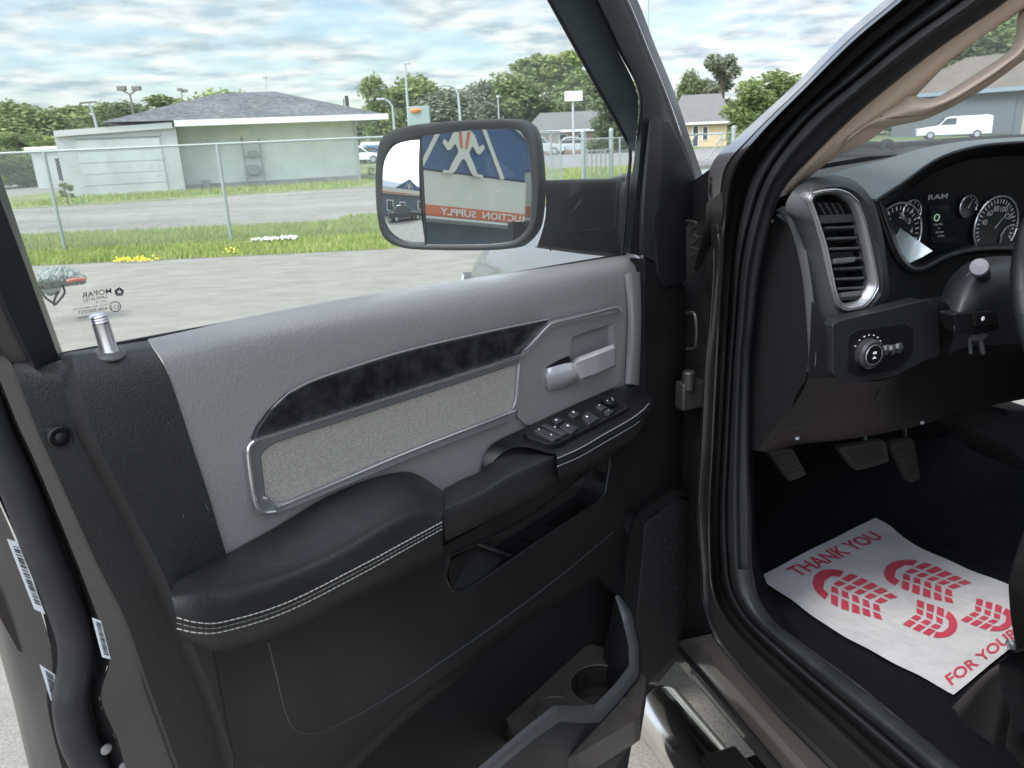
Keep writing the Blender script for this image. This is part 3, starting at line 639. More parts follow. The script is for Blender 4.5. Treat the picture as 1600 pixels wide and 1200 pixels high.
# ---------------------------------------------------------------- mirror geometry and the store it reflects
M0 = at(745, 290, 1.33); MN = hv(198)*math.cos(math.radians(6.7)); MN.z = math.sin(math.radians(6.7))
def Mr(x, y, o=0.0): return onp(x, y, M0+MN*o, MN)
d0 = ray(745, 290); R_ = d0-MN*2*d0.dot(MN); FC = M0+R_*15; FA = hv(154.5); FN = hv(64.5)
def St(a, o, z): p = FC+FA*a+FN*o; return V((p.x, p.y, z))
st = empty('supply_store', St(0, -5, 0), 'grey storefront with blue gable emblem and orange sign band, reflected in the mirror', 'store')
m_siding = pm('store_siding', (.10, .13, .16), .7); m_cream = pm('cream_board', (.66, .64, .55), .7); m_or = pm('sign_orange', (.60, .15, .05), .5); m_navy = pm('navy', (.035, .085, .19), .6, var=(2, (.045, .10, .22), .3, .7))
obj('wall', box(St(0, -4.6, 1.7), 18, 8, 3.4, FA, FN), m_siding, st, smooth=False)
obj('sign_board', box(St(0, -.3, 3.94), 18, .6, .66, FA, FN), m_cream, st, smooth=False)
obj('sign_band', box(St(0, -.28, 3.505), 18, .6, .205, FA, FN), m_or, st, smooth=False)
obj('canopy_underside', box(St(0, -.4, 3.37), 18, .8, .05, FA, FN), m_white, st, smooth=False)
c = [St(-9.2, 0, 4.29), St(9.2, 0, 4.29), St(9.2, -9, 4.29), St(-9.2, -9, 4.29)]
obj('roof', roofprism(c, [St(-9, -4.5, 6.4), St(9, -4.5, 6.4)]), pm('store_roof', (.22, .25, .29), .8), st, smooth=False)
ga = -.35; gb = [St(ga-2.8, .03, 4.30), St(ga+2.8, .03, 4.30), St(ga, .03, 6.05)]
obj('gable', plate(gb, -FN*4), m_navy, st, smooth=False)
tk = .1
obj('gable_trim', cat(*[plate([p, q_, q_+Z*tk*1.4, p+Z*tk*1.4], -FN*.08) for p, q_ in ((gb[0]+FN*.06, gb[2]+FN*.06), (gb[2]+FN*.062, gb[1]+FN*.062))]), pm('gable_grey', (.42, .47, .50), .6), st, smooth=False)
t_ = text('sign_lettering', 'CONSTRUCTION  SUPPLY', St(.60, .035, 3.435), -FA, Z, .19, m_white, st, sx=1.27, bold=.012)
# emblem: figure between two long tools
def stick(a0, z0, a1, z1, w, o=.06, mat=m_cream):
    p, q_ = St(a0, o, z0), St(a1, o, z1); n_ = (q_-p).normalized().cross(FN)*w/2
    return plate([p-n_, q_-n_, q_+n_, p+n_], -FN*.02)
fg = lambda pts: plate(rnd([St(ga+a*.86, .085, z) for a, z in pts], .25), -FN*.03)
body_ = fg([(-.13, 5.16), (.13, 5.16), (.27, 5.08), (.40, 4.84), (.50, 4.92), (.55, 4.84), (.42, 4.70), (.34, 4.72), (.22, 4.86), (.13, 4.70), (.30, 4.45), (.36, 4.31), (.52, 4.30), (.52, 4.25), (.25, 4.26), (0, 4.62), (-.25, 4.26), (-.52, 4.25), (-.52, 4.30), (-.36, 4.31), (-.30, 4.45), (-.13, 4.70), (-.22, 4.86), (-.34, 4.72), (-.42, 4.70), (-.55, 4.84), (-.50, 4.92), (-.40, 4.84), (-.27, 5.08)])
head_ = lathe(St(ga, .03, 5.27), FN, [(.11, 0), (.11, .03)], 16)
obj('emblem', cat(body_, head_, stick(ga-.27, 5.6, ga-.92, 4.30, .085, .06), stick(ga+.27, 5.6, ga+.92, 4.27, .085, .06)), m_cream, st, smooth=False)
obj('emblem_stripes', cat(stick(ga-.1, 5.12, ga-.05, 4.78, .05, .10), stick(ga+.1, 5.12, ga+.05, 4.78, .05, .10)), m_or, st, smooth=False)
for a, w_, z0, z1 in ((-4.2, 1.1, .9, 2.3), (2.6, 1.1, .9, 2.3), (5.5, 1.1, .9, 2.3), (-6.8, 1.1, .9, 2.3)):
    f = obj('window', box(St(a, -.57, (z0+z1)/2), w_+.3, .1, z1-z0+.3, FA, FN), m_white, st, smooth=False)
    obj('pane', cat(box(St(a-w_/4, -.53, (z0+z1)/2), w_/2-.05, .1, z1-z0, FA, FN), box(St(a+w_/4, -.53, (z0+z1)/2), w_/2-.05, .1, z1-z0, FA, FN)), m_glassd, f, smooth=False)
f = obj('door', box(St(-1.6, -.57, 1.1), 1.3, .1, 2.2, FA, FN), m_white, st, smooth=False)
obj('door_leaf', box(St(-1.6, -.53, 1.02), .95, .1, 2.0, FA, FN), pm('dark_red', (.12, .03, .03), .5), f, smooth=False)

car('parked_car', 'dark parked wagon in front of the storefront, seen in the round spotter mirror', St(-3.2, 4.2, 0), 154.5, 4.6, 1.85, 1.65, pm('paint_black', (.02, .02, .022), .2, coat=1))
# ================================================================ PICKUP TRUCK: open door
truck = empty('pickup_truck', HIN, 'dark brown pickup truck filling the foreground with its front door swung open', 'pickup truck')
TINT = (.012, .0125, .0135)
m_grain = pm('grain_black', (.013, .0132, .014), .38, spec=.5, bump=('voronoi', 560, .5, .0013), wear=(9, .38, .52))
m_soft = pm('leather_black', (.010, .0105, .0115), .38, spec=.38, bump=('voronoi', 480, .4, .0012), wear=(14, .28, .48), var=(5, (.018, .0185, .02), .45, .75))
m_plast = pm('black_plastic', (.0095, .0095, .0098), .48, spec=.26, bump=('noise', 900, .12, .0006), wear=(6, .36, .55), var=(3, (.014, .014, .0145), .4, .8))
m_smooth = pm('smooth_black', (.009, .009, .010), .3, spec=.35, wear=(7, .22, .42))
m_rub = pm('rubber', (.019, .0195, .0215), .52, spec=.3, bump=('noise', 300, .15, .001), wear=(5, .38, .6), var=(12, (.030, .030, .032), .5, .75))
m_frame = pm('frame_black', (.011, .0115, .014), .46, spec=.28, wear=(4, .3, .5))
m_greyp = pm('grey_grain', (.19, .187, .184), .5, spec=.35, bump=('voronoi', 340, .35, .0015), wear=(8, .4, .55))
m_greys = pm('grey_smooth', (.19, .187, .184), .42, bump=('noise', 700, .08, .0005))
m_satin = pm('satin_silver', (.34, .345, .36), .34, .75, bump=('noise', 900, .05, .0003))
m_chr = pm('bright_silver', (.74, .74, .76), .2, .9)
m_brown = pm('brown_paint', (.036, .032, .032), .38, .3, coat=1, bump=('noise', 1400, .03, .0002), var=(2.5, (.046, .041, .040), .4, .7))
m_acc = pm('dusty_gloss', (.008, .008, .010), .3, spec=.35, bump=('noise', 50, .05, .001), wear=(30, .28, .5), var=(38, (.030, .030, .031), .45, .75))
m_thread = pm('thread', (.30, .29, .27), .8)
m_hole = pm('void_black', (.004, .004, .005), .7)
m_lab = pm('label_white', (.62, .64, .66), .5); m_ink = pm('ink', (.02, .02, .02), .6)
m_glassdoor = glass('door_glass', (.93, .985, .965), .04, .045)
m_mir = pm('mirror_silver', (.86, .89, .90), .006, 1.0)
# fabric: fine weave
m_fab = pm('weave', (.20, .185, .165), .9, bump=('noise', 700, .7, .0012), var=(420, (.33, .31, .275), .35, .65))
# door shell: outer skin and core, everything else on the door hangs on it
sh_out = [(60, 680), (240, 610), (500, 556), (760, 512), (1000, 462), (1040, 462), (1070, 480), (1072, 560), (1072, 700), (1088, 790), (1096, 860), (1094, 960), (1060, 1030), (1000, 1100), (960, 1300), (360, 1330), (190, 1000), (110, 800)]
door = obj('door', plate(DL(sh_out, -.035), -DN*.10), m_brown, truck, smooth=False, label='open front door seen from inside')
dset = dict(parent=door)
# --- rear black trim with recessed border
Le = [(20, 568, -.055), (22, 577, -.02), (60, 677, -.014), (87, 737, -.013), (151, 879, -.012), (197, 971, -.012), (229, 1062, -.012), (279, 1200, -.012), (320, 1310, -.012)]
K1 = [(84, 556, -.055), (90, 572, -.02), (120, 680, -.012), (183, 801, -.012), (229, 893, -.012), (275, 998, -.012), (321, 1108, -.012), (348, 1200, -.012), (385, 1310, -.012)]
K2 = [(110, 550, -.055), (113, 566, -.005), (152, 690, .010), (207, 801, .010), (250, 885, .010), (294, 988, .010), (340, 1108, .010), (370, 1200, .010), (405, 1310, .010)]
Rb = [(229, 528, -.055), (240, 546, -.006), (263, 585, .006), (300, 695, .008), (328, 780, .008), (353, 864, .008), (405, 1000, .008), (450, 1120, .008), (500, 1310, .008)]
mid = [[(a[0]*(1-t)+b[0]*t, a[1]*(1-t)+b[1]*t, a[2]*(1-t)+b[2]*t) for a, b in zip(K2, Rb)] for t in (.08, .5, .94)]
obj('rear_trim', loft([DL(Le), DL(K1), DL(K2)]+[DL(q) for q in mid]+[DL(Rb)], 60), m_grain, angle=60, **dset)
scr = D(93, 683, -.008)
obj('trim_screw', cat(lathe(scr, DN, [(.0095, -.006), (.0095, .0), (.0082, .001), (.007, -.003), (.0045, -.003), (.004, .002), (.0015, .003)], 18)), m_smooth, **dset)
obj('screw_recess', loft([DL(rnd([V((x, y, 0)) for x, y in [(72, 672), (100, 666), (112, 680), (106, 697), (84, 702)]], .3), -.0115), ], 24, closed=True) if False else tube(DL([(73, 674), (98, 668), (110, 679), (107, 694), (86, 700)], -.012), .0022, 6), m_grain, **dset)
obj('scuff_mark', cat(*[tube(DL([(a, b), (a+dx_, b+dy_)], .0095), .0003, 4, False) for a, b, dx_, dy_ in ((321, 786, 3, 10), (324, 792, 2, 6), (287, 803, -1, 7), (262, 660, 3, 3))]), pm('scuff', (.10, .10, .10), .8), smooth=False, **dset)
# lock pin
pb = D(171, 551, -.012); pt = D(152, 488, -.014)
pin = obj('lock_pin', lathe(pb, pt-pb, [(.0085, 0), (.0075, .003), (.0072, (pt-pb).length*.72), (.0072, (pt-pb).length*.74), (.0078, (pt-pb).length*.77), (.0072, (pt-pb).length*.80), (.0078, (pt-pb).length*.83), (.0072, (pt-pb).length*.86), (.0078, (pt-pb).length*.9), (.006, (pt-pb).length*.97), (.002, (pt-pb).length)], 20), pm('pin_metal', (.55, .53, .55), .28, .9), **dset)
obj('pin_base', lathe(pb-Z*.002, Z+DN*.25, [(.0135, 0), (.0135, .0015), (.011, .0035), (.008, .005)], 24), pm('grey_ring', (.05, .05, .054), .45), **dset)
# --- grey upper trim
rows = [[(230, 527, -.055), (500, 473, -.055), (760, 431, -.055), (988, 394, -.055)],
        [(233, 534, -.03), (500, 480, -.03), (760, 438, -.03), (992, 400, -.03)],
        [(243, 548, -.006), (500, 497, -.006), (760, 455, -.008), (998, 409, -.012)],
        [(258, 572, .004), (500, 525, .004), (760, 485, .002), (1003, 430, -.004)],
        [(285, 650, .006), (520, 600, .004), (800, 520, .0), (1004, 480, -.004)],
        [(316, 745, .004), (560, 690, .002), (820, 600, .0), (1002, 545, -.004)],
        [(353, 864, .002), (560, 785, .0), (820, 690, .0), (999, 610, -.004)],
        [(362, 900, .002), (560, 830, .0), (760, 760, .0), (998, 640, -.004)]]
obj('upper_trim', loft([DL(r) for r in rows], 70, across=4), m_greyp, **dset)
obj('trim_edge', loft([DL([(988, 394, -.055), (1003, 408, -.02), (1004, 450, -.004), (1004, 520, -.004), (1000, 606, -.004)]), DL([(996, 394, -.06), (1008, 406, -.05), (1008, 450, -.035), (1008, 520, -.035), (1004, 608, -.035)])], 30), m_greys, **dset)
obj('edge_pad', loft([DL([(976, 430, -.001), (981, 500, .0), (976, 600, .0)]), DL([(984, 425, .008), (990, 500, .010), (985, 600, .009)]), DL([(997, 425, .006), (1000, 500, .008), (995, 602, .007)]), DL([(1003, 425, -.004), (1004, 500, -.004), (1000, 604, -.004)])], 24, across=3), m_greys, **dset)
# --- accent, bezel and fabric
acc = [(396, 688), (404, 668), (422, 643), (450, 616), (484, 598), (540, 579), (635, 550), (750, 523), (858, 500), (850, 512), (806, 557), (600, 622)]
obj('accent_insert', plate(DL(acc, .010), -DN*.012), m_acc, smooth=False, bevel=.0015, **dset)
obj('accent_edge', tube(DL([(398, 684), (406, 666), (424, 641), (452, 614), (486, 596), (540, 577), (635, 548), (750, 521), (856, 499)], .008), .0014, 6), m_greys, **dset)
bo = [(385, 706), (398, 688), (600, 623), (806, 557), (813, 561), (809, 652), (640, 716), (440, 800), (409, 804), (396, 785)]
bi = [(407, 709), (428, 692), (600, 637), (803, 570), (809, 571), (805, 640), (640, 703), (452, 783), (427, 787), (415, 777)]
O_ = rnd(DL(bo, .012), .3, 4); I_ = rnd(DL(bi, .010), .3, 4)
obj('bezel', ring(O_, I_, -DN*.012), m_satin, smooth=False, bevel=.0018, **dset)
obj('fabric_insert', plate(rnd(DL(bi, .006), .25, 4), -DN*.008), m_fab, smooth=False, **dset)
up_ = [(396, 685), (600, 620), (798, 557), (812, 549), (830, 530), (853, 506), (868, 500), (920, 488), (962, 478), (974, 483)]
lo_ = [(398, 692), (600, 627), (802, 563), (819, 556), (838, 538), (863, 512), (874, 507), (922, 495), (962, 485), (970, 488)]
md_ = [((a[0]+b[0])/2, (a[1]+b[1])/2) for a, b in zip(up_, lo_)]
obj('bright_strip', loft([DL(up_, .008), DL(md_, .0175), DL(lo_, .0115)], 90, across=4), m_chr, **dset)
obj('bright_edge', cat(tube(DL([(398, 690), (388, 702), (392, 745), (400, 788), (410, 801), (430, 800)], .0135), .0020, 8), tube(DL([(416, 778), (428, 788), (452, 785), (640, 705), (806, 642)], .0115), .0017, 8)), m_chr, **dset)
# --- inner handle
hb = [(811, 561), (822, 554), (862, 513), (875, 507), (970, 486), (976, 496), (974, 545), (968, 600), (900, 632), (824, 666), (808, 650)]
hh = [(853, 574), (876, 561), (892, 555), (894, 527), (924, 516), (957, 506), (960, 540), (962, 568), (934, 584), (905, 601), (853, 611)]
def reorder(p, q):                       # rotate q so that it starts nearest p[0]
    k = min(range(len(q)), key=lambda i: (q[i]-p[0]).length); q = q[k:]+q[:k]; return q
Ho = resample(DL(hb, .007), 64, False, True); Hi = resample(DL(hh, .005), 64, False, True)
# match by angle from the hole centre
hc = sum(Hi, V((0, 0, 0)))/64
def ang(p): d = p-hc; return math.atan2(d.z, d.dot(DD))
Ho.sort(key=ang); Hi.sort(key=ang)
obj('handle_bezel', ring(Ho, Hi, -DN*.010), m_greys, smooth=False, bevel=.0008, **dset)
H1 = [p-DN*.006+(hc-p)*.04 for p in Hi]; H2 = [p-DN*.026+(hc-p)*.14 for p in Hi]
obj('handle_cup', loft([Hi, H1, H2], 64, False, True, True), m_greys, smooth=False, **dset)
lv = [[(853, 575, -.004), (872, 567, .004), (888, 566, .012), (900, 563, .020), (925, 552, .026), (956, 540, .022)],
      [(853, 577, -.0), (873, 570, .008), (890, 569, .016), (902, 568, .026), (927, 557, .032), (958, 544, .027)],
      [(853, 592, .002), (873, 590, .010), (890, 586, .018), (904, 581, .028), (928, 570, .033), (959, 556, .028)],
      [(852, 608, -.002), (874, 606, .006), (890, 602, .014), (907, 592, .024), (930, 581, .029), (960, 568, .024)]]
m_lev = pm('lever_silver', (.55, .545, .55), .3, .45)
lev = obj('door_lever', cat(loft([DL([(896, 566, .016), (904, 560, .022), (930, 550, .026), (957, 539, .022)]), DL([(897, 570, .020), (905, 565, .027), (931, 555, .031), (959, 544, .026)]), DL([(905, 590, .018), (909, 588, .024), (933, 579, .028), (960, 567, .022)]), DL([(906, 592, .010), (910, 591, .016), (934, 582, .020), (960, 570, .014)])], 20, smooth=False), loft([DL([(853, 576, .000), (856, 575, .006), (880, 568, .010), (896, 566, .015)]), DL([(853, 590, .000), (856, 589, .008), (880, 585, .011), (901, 578, .017)]), DL([(853, 609, -.002), (857, 608, .005), (882, 605, .008), (906, 591, .014)])], 16, smooth=False)), m_lev, smooth=True, solid=.004, angle=30, **dset)
obj('lever_slot', plate(DL([(852, 574), (890, 558), (893, 563), (852, 580)], .0035), -DN*.004), m_hole, smooth=False, **dset)
# --- rear armrest
AR = [[(274, 909, .006), (300, 893, .006), (355, 865, .006), (430, 824, .006), (510, 777, .006), (590, 745, .006), (645, 739, .006), (693, 768, .006)],
      [(270, 917, .036), (299, 904, .040), (354, 887, .042), (430, 856, .044), (514, 813, .044), (598, 774, .044), (650, 763, .042), (693, 774, .040)],
      [(268, 926, .060), (298, 919, .066), (351, 913, .068), (430, 893, .070), (518, 855, .070), (602, 808, .070), (648, 791, .068), (693, 788, .064)],
      [(268, 934, .070), (299, 932, .078), (351, 928, .080), (433, 907, .082), (523, 868, .082), (606, 822, .082), (650, 803, .080), (693, 797, .076)],
      [(272, 950, .076), (304, 955, .084), (352, 952, .086), (442, 927, .086), (545, 882, .086), (615, 846, .086), (652, 826, .085), (693, 808, .084)],
      [(277, 970, .076), (310, 980, .084), (353, 978, .086), (450, 947, .086), (568, 888, .086), (620, 860, .086), (654, 842, .086), (693, 822, .085)],
      [(283, 992, .066), (314, 1004, .074), (356, 1004, .076), (455, 970, .076), (570, 914, .076), (622, 889, .076), (656, 872, .076), (693, 852, .075)],
      [(290, 1002, .045), (318, 1014, .050), (358, 1016, .050), (458, 979, .050), (572, 924, .050), (624, 899, .050), (657, 882, .050), (693, 862, .050)],
      [(300, 1004, .006), (322, 1014, .006), (362, 1016, .006), (462, 982, .006), (574, 930, .006), (626, 905, .006), (658, 888, .006), (693, 868, .006)]]
def withend(rows, left=True, right=True):
    return rows
ar_rows = [resample(DL(r), 56) for r in AR]; cols = [catmull([r[j] for r in ar_rows], 4) for j in range(56)]
gr = [[c_[i] for c_ in cols] for i in range(len(cols[0]))]; vf = grid(gr); n_ = 56; k_ = len(gr)
vf = (vf[0], vf[1]+[tuple(i*n_ for i in range(k_))[::-1], tuple(i*n_+n_-1 for i in range(k_))])
obj('armrest', vf, m_soft, angle=55, **dset)
def stitches(paths, step=.0062, r=.0006):
    out_ = []
    for p in paths:
        q = catmull(p, 8); Ln = sum((a-b).length for a, b in zip(q, q[1:])); n = int(Ln/step); rr = resample(p, n*4+1)
        for k in range(n): out_.append(tube([rr[k*4], rr[k*4+3]], r, 5, False))
    return cat(*out_)
def offs(p, dy0, dy1):
    n = len(p)-1; return [(a[0], a[1]+dy0+(dy1-dy0)*i/n, a[2]) for i, a in enumerate(p)]
s1_ = [(276, 965, .0775), (310, 973, .086), (353, 971, .088), (450, 941, .0885), (568, 882, .0885), (620, 854, .0885), (692, 815, .087)]
obj('stitching', stitches([DL(s1_), DL(offs(s1_, 17, 11))]), m_thread, smooth=False, **dset)
obj('seam_ridge', stitches([DL(offs(s1_, 8.5, 5.5))], .0062, .0005), pm('thread_dark', (.13, .125, .12), .8), smooth=False, **dset)
# --- pull grip
PG = [[(694, 764, .004), (722, 749, .004), (751, 736, .004), (764, 716, .006), (786, 697, .01), (830, 694, .03), (866, 703, .05)],
      [(694, 778, .04), (724, 763, .04), (757, 745, .038), (780, 729, .036), (812, 712, .04), (842, 708, .05), (869, 708, .06)],
      [(694, 789, .062), (742, 769, .062), (784, 744, .062), (808, 731, .062), (834, 719, .062), (852, 713, .064), (871, 711, .066)],
      [(694, 797, .070), (742, 778, .070), (784, 753, .070), (808, 741, .070), (834, 729, .070), (853, 721, .070), (873, 717, .068)],
      [(694, 820, .070), (742, 800, .070), (784, 776, .070), (808, 763, .070), (834, 750, .070), (854, 741, .070), (874, 733, .066)],
      [(695, 838, .064), (742, 817, .064), (784, 795, .064), (808, 783, .064), (834, 770, .064), (855, 759, .064), (872, 747, .06)],
      [(696, 846, .03), (742, 824, .03), (784, 802, .03), (808, 790, .03), (834, 777, .03), (855, 765, .03), (870, 753, .03)]]
obj('pull_grip', loft([DL(r) for r in PG], 40, across=4), m_grain, angle=60, **dset)
# --- switch pod
PA = [(751, 737, .006), (756, 713, .006), (768, 695, .006), (790, 682, .006), (822, 668, .006), (880, 641, .006), (940, 616, .006), (976, 603, .006), (1000, 603, .006), (1008, 606, .004)]
PB_ = [(758, 741, .015), (775, 716, .022), (800, 700, .035), (830, 700, .05), (868, 709, .070), (905, 692, .073), (950, 669, .074), (990, 648, .072), (1010, 634, .062), (1016, 620, .045)]
top = loft([DL(PA), DL([tuple(.55*a+.45*b for a, b in zip(p, q)) for p, q in zip(PA, PB_)]), DL(PB_)], 60)
obj('switch_pod', top, m_smooth, angle=60, **dset)
PF = [[(868, 709, .070), (905, 692, .073), (950, 669, .074), (990, 648, .072), (1010, 634, .062), (1016, 620, .045)],
      [(870, 716, .078), (907, 699, .081), (952, 675, .082), (992, 653, .079), (1013, 638, .068), (1019, 623, .045)],
      [(871, 735, .080), (908, 716, .082), (953, 692, .083), (993, 668, .080), (1013, 650, .068), (1019, 634, .045)],
      [(873, 750, .072), (910, 731, .074), (954, 707, .075), (988, 685, .07), (1008, 662, .06), (1015, 645, .04)],
      [(874, 757, .03), (911, 738, .03), (955, 713, .03), (988, 690, .03), (1004, 668, .02), (1012, 652, .01)]]
obj('pod_face', loft([DL(r) for r in PF], 40, across=4), m_soft, angle=60, **dset)
s2_ = [(871, 716, .0815), (907, 700, .0835), (945, 678, .0845), (985, 655, .082), (1005, 640, .074), (1018, 625, .047)]
obj('pod_stitching', stitches([DL(s2_), DL(offs(s2_, 13, 13))]), m_thread, smooth=False, **dset)
obj('pod_seam', tube(DL(offs(s2_, 7, 7)), .0012, 6, cnt=50), m_soft, **dset)
# switch bezel lies on the pod top: plane through three points of it
pa, pb2, pc2 = D(830, 665, .008), D(940, 618, .008), D(905, 690, .0725); npod = (pb2-pa).cross(pc2-pa).normalized()
if npod.z < 0: npod = -npod
def PT(x, y, o=0.0): return onp(x, y, pa+npod*(.004+o), npod)
def PTL(p, o=0.0): return [PT(x, y, o) for x, y in p]
bz = [(819, 675), (826, 666), (872, 643), (926, 619), (946, 616), (984, 633), (978, 640), (872, 693), (856, 694), (824, 682)]
obj('switch_bezel', plate(rnd(PTL(bz, .002), .3, 3), -npod*.01), m_plast, smooth=False, bevel=.001, **dset)
bz2 = [(828, 675), (834, 668), (874, 648), (926, 624), (944, 621), (975, 634), (970, 639), (870, 688), (858, 689), (832, 681)]
obj('switch_panel', plate(rnd(PTL(bz2, .0028), .3, 3), -npod*.002), m_smooth, smooth=False, **dset)
m_sw = pm('switch_cap', (.03, .03, .033), .34)
for q in ([(834, 672), (843, 668), (878, 682), (865, 688)], [(846, 664), (852, 661), (888, 676), (880, 680)], [(874, 667), (884, 658), (904, 667), (894, 677)], [(862, 655), (872, 651), (882, 656), (872, 661)],
          [(908, 650), (919, 642), (937, 653), (921, 663)], [(887, 646), (896, 640), (908, 646), (898, 652)], [(930, 634), (938, 630), (950, 636), (942, 640)], [(943, 642), (950, 638), (960, 642), (952, 647)]):
    obj('window_switch', plate(rnd(PTL(q, .0075), .15, 2), -npod*.006), m_sw, smooth=False, bevel=.0012, **dset)
dc = PT(951, 629, .005)
dial = obj('mirror_dial', lathe(dc, npod, [(.0135, 0), (.0135, .005), (.011, .0065), (.004, .0055)], 24), m_smooth, **dset)
m_mark = pm('mark_white', (.8, .8, .8), .5)
mk = []
for x, y, s in [(842, 671, 3), (861, 679, 3), (867, 667, 3), (869, 656, 4), (887, 665, 4.2), (896, 644, 4.2), (917, 651, 4.6), (936, 633, 3), (951, 641, 2)]:
    mk.append(lathe(PT(x, y, .0078), npod, [(s*.0005, 0), (s*.0005, .0004)], 4 if s < 4 else 6))
obj('switch_symbols', cat(*mk), m_mark, smooth=False, **dset)
obj('dial_marks', cat(*[lathe(dc+DD*a+DN*b+npod*.0064, npod, [(.0013, 0), (.0013, .0003)], 4) for a, b in ((.007, 0), (-.007, 0), (0, .006), (0, -.006))]), m_mark, smooth=False, **dset)
# --- lower panel with storage slot
lp = [(330, 1000), (520, 940), (700, 850), (873, 752), (990, 672), (1008, 606), (1008, 480), (1008, 404), (1040, 430), (1071, 445), (1072, 560), (1072, 700), (1060, 760), (985, 798), (976, 820), (963, 930), (930, 897), (808, 965), (720, 1036), (634, 1103), (530, 1200), (420, 1320), (390, 1310), (360, 1150)]
ho = [(702, 868), (770, 838), (830, 806), (880, 768), (952, 708), (952, 730), (945, 770), (934, 785), (847, 842), (767, 897), (722, 926), (706, 924), (694, 902)]
Lo = resample(DL(lp, .012), 200, False, True); Hl = resample(rnd(DL(ho, .012), .25, 3), 200, False, True)
# panel face with a true hole, filled by triangulation
def holed(outer, holes, depthv):
    bm = bmesh.new()
    def addloop(pts):
        v = [bm.verts.new(p) for p in pts]; return [bm.edges.new((v[i], v[(i+1) % len(v)])) for i in range(len(v))]
    es = addloop(outer)
    for h in holes: es += addloop(h)
    bmesh.ops.triangle_fill(bm, use_beauty=True, use_dissolve=False, edges=es)
    bm.verts.index_update(); vs_ = [v.co.copy() for v in bm.verts]; fs = [tuple(v.index for v in f.verts) for f in bm.faces]; bm.free()
    out_ = [(vs_, fs)]
    for lp_ in [outer]+holes:
        n = len(lp_); out_.append((list(lp_)+[p+depthv for p in lp_], [(i, (i+1) % n, n+(i+1) % n, n+i) for i in range(n)]))
    return cat(*out_)
obj('lower_panel', holed(resample(DL(lp, .012), 150, False, True), [Hl[::2]], -DN*.03), m_plast, smooth=False, **dset)
# rim round the slot
obj('slot_rim', tube(rnd(DL(ho, .012), .25, 3), .003, 6, False, True, cap=False), m_plast, **dset)
B1_ = [p-DN*.05 for p in Hl[::2]]; hcn = sum(B1_, V((0, 0, 0)))/len(B1_); B2_ = [p+(hcn-p)*.05-DN*.012 for p in B1_]
obj('slot_well', loft([Hl[::2], B1_, B2_], 100, False, True, True), pm('well_black', (.009, .009, .010), .5), smooth=False, **dset)
obj('slot_ramp', plate(DL([(698, 880, .004), (745, 850, -.02), (803, 872, .0), (768, 896, .009), (722, 924, .010), (706, 922, .008)]), -DN*.02), m_plast, smooth=False, **dset)
obj('slot_divider', tube(DL([(744, 847, -.012), (770, 858, -.006), (804, 872, .004)]), .0045, 8), m_smooth, **dset)
obj('slot_ribs', cat(*[tube(DL([(694+i*2, 872-i*6.0, -.018), (745+i*6, 846-i*6, -.026), (800+i*3, 816-i*5, -.034)]), .0013, 5) for i in range(7)]), m_smooth, **dset)
ins = [(420, 1001), (428, 1042), (447, 1117), (459, 1138), (475, 1145), (505, 1142), (625, 1078), (775, 975), (869, 905), (960, 829), (985, 808), (1000, 640), (880, 758), (690, 868), (560, 935)]
obj('lower_insert', tube(DL([(419, 1003), (428, 1042), (440, 1090), (447, 1117), (459, 1138), (475, 1145), (505, 1142), (560, 1116), (625, 1078), (700, 1027), (775, 975), (869, 905), (960, 830)], .0120), .0013, 6, cnt=120), pm('seam_gloss', (.03, .03, .03), .25), **dset)
obj('insert_seam', tube(DL([(480, 965), (560, 928), (620, 898), (660, 876)], .013), .0012, 6), pm('seam_gloss', (.03, .03, .03), .25), **dset)
# --- hinge side strip and speaker
obj('speaker_frame', loft([DL([(1072, 758, .012), (1047, 760, .012), (985, 800, .012), (976, 820, .012), (969, 880, .012), (962, 935, .012), (962, 1010, .012)]),
                           DL([(1070, 764, .034), (1050, 767, .034), (996, 803, .034), (988, 822, .034), (980, 885, .034), (974, 948, .034), (972, 1020, .034)]),
                           DL([(1078, 774, .040), (1062, 777, .040), (1014, 809, .040), (1008, 822, .040), (1001, 890, .040), (994, 965, .040), (992, 1060, .040)])], 50, smooth=False), m_plast, smooth=False, bevel=.001, **dset)
m_grille = pm('speaker_grille', (.014, .014, .015), .5, bump=('voronoi', 260, 1.0, .0025))
spf = [(1016, 812), (1062, 778), (1080, 784), (1092, 812), (1098, 860), (1098, 925), (1091, 980), (1074, 1008), (1042, 1040), (1002, 1082), (990, 1078), (993, 1000), (996, 960), (1008, 824)]
obj('speaker_cover', plate(rnd(DL(spf, .0405), .25, 3), -DN*.05), m_grille, smooth=False, bevel=.003, **dset)
hexs = []
for j in range(9):
    for i in range(5):
        x = 1030+i*11+(j % 2)*5.5; y = 828+j*17-i*5
        if 1030 < x < 1082:
            c_ = D(x, y, .0415); hexs.append(tube([c_+(DD*math.cos(a)+Z*math.sin(a))*.0085 for a in [k*math.pi/3 for k in range(6)]], .0009, 4, False, True, cap=False))
obj('grille_pattern', cat(*hexs), m_plast, smooth=False, **dset)
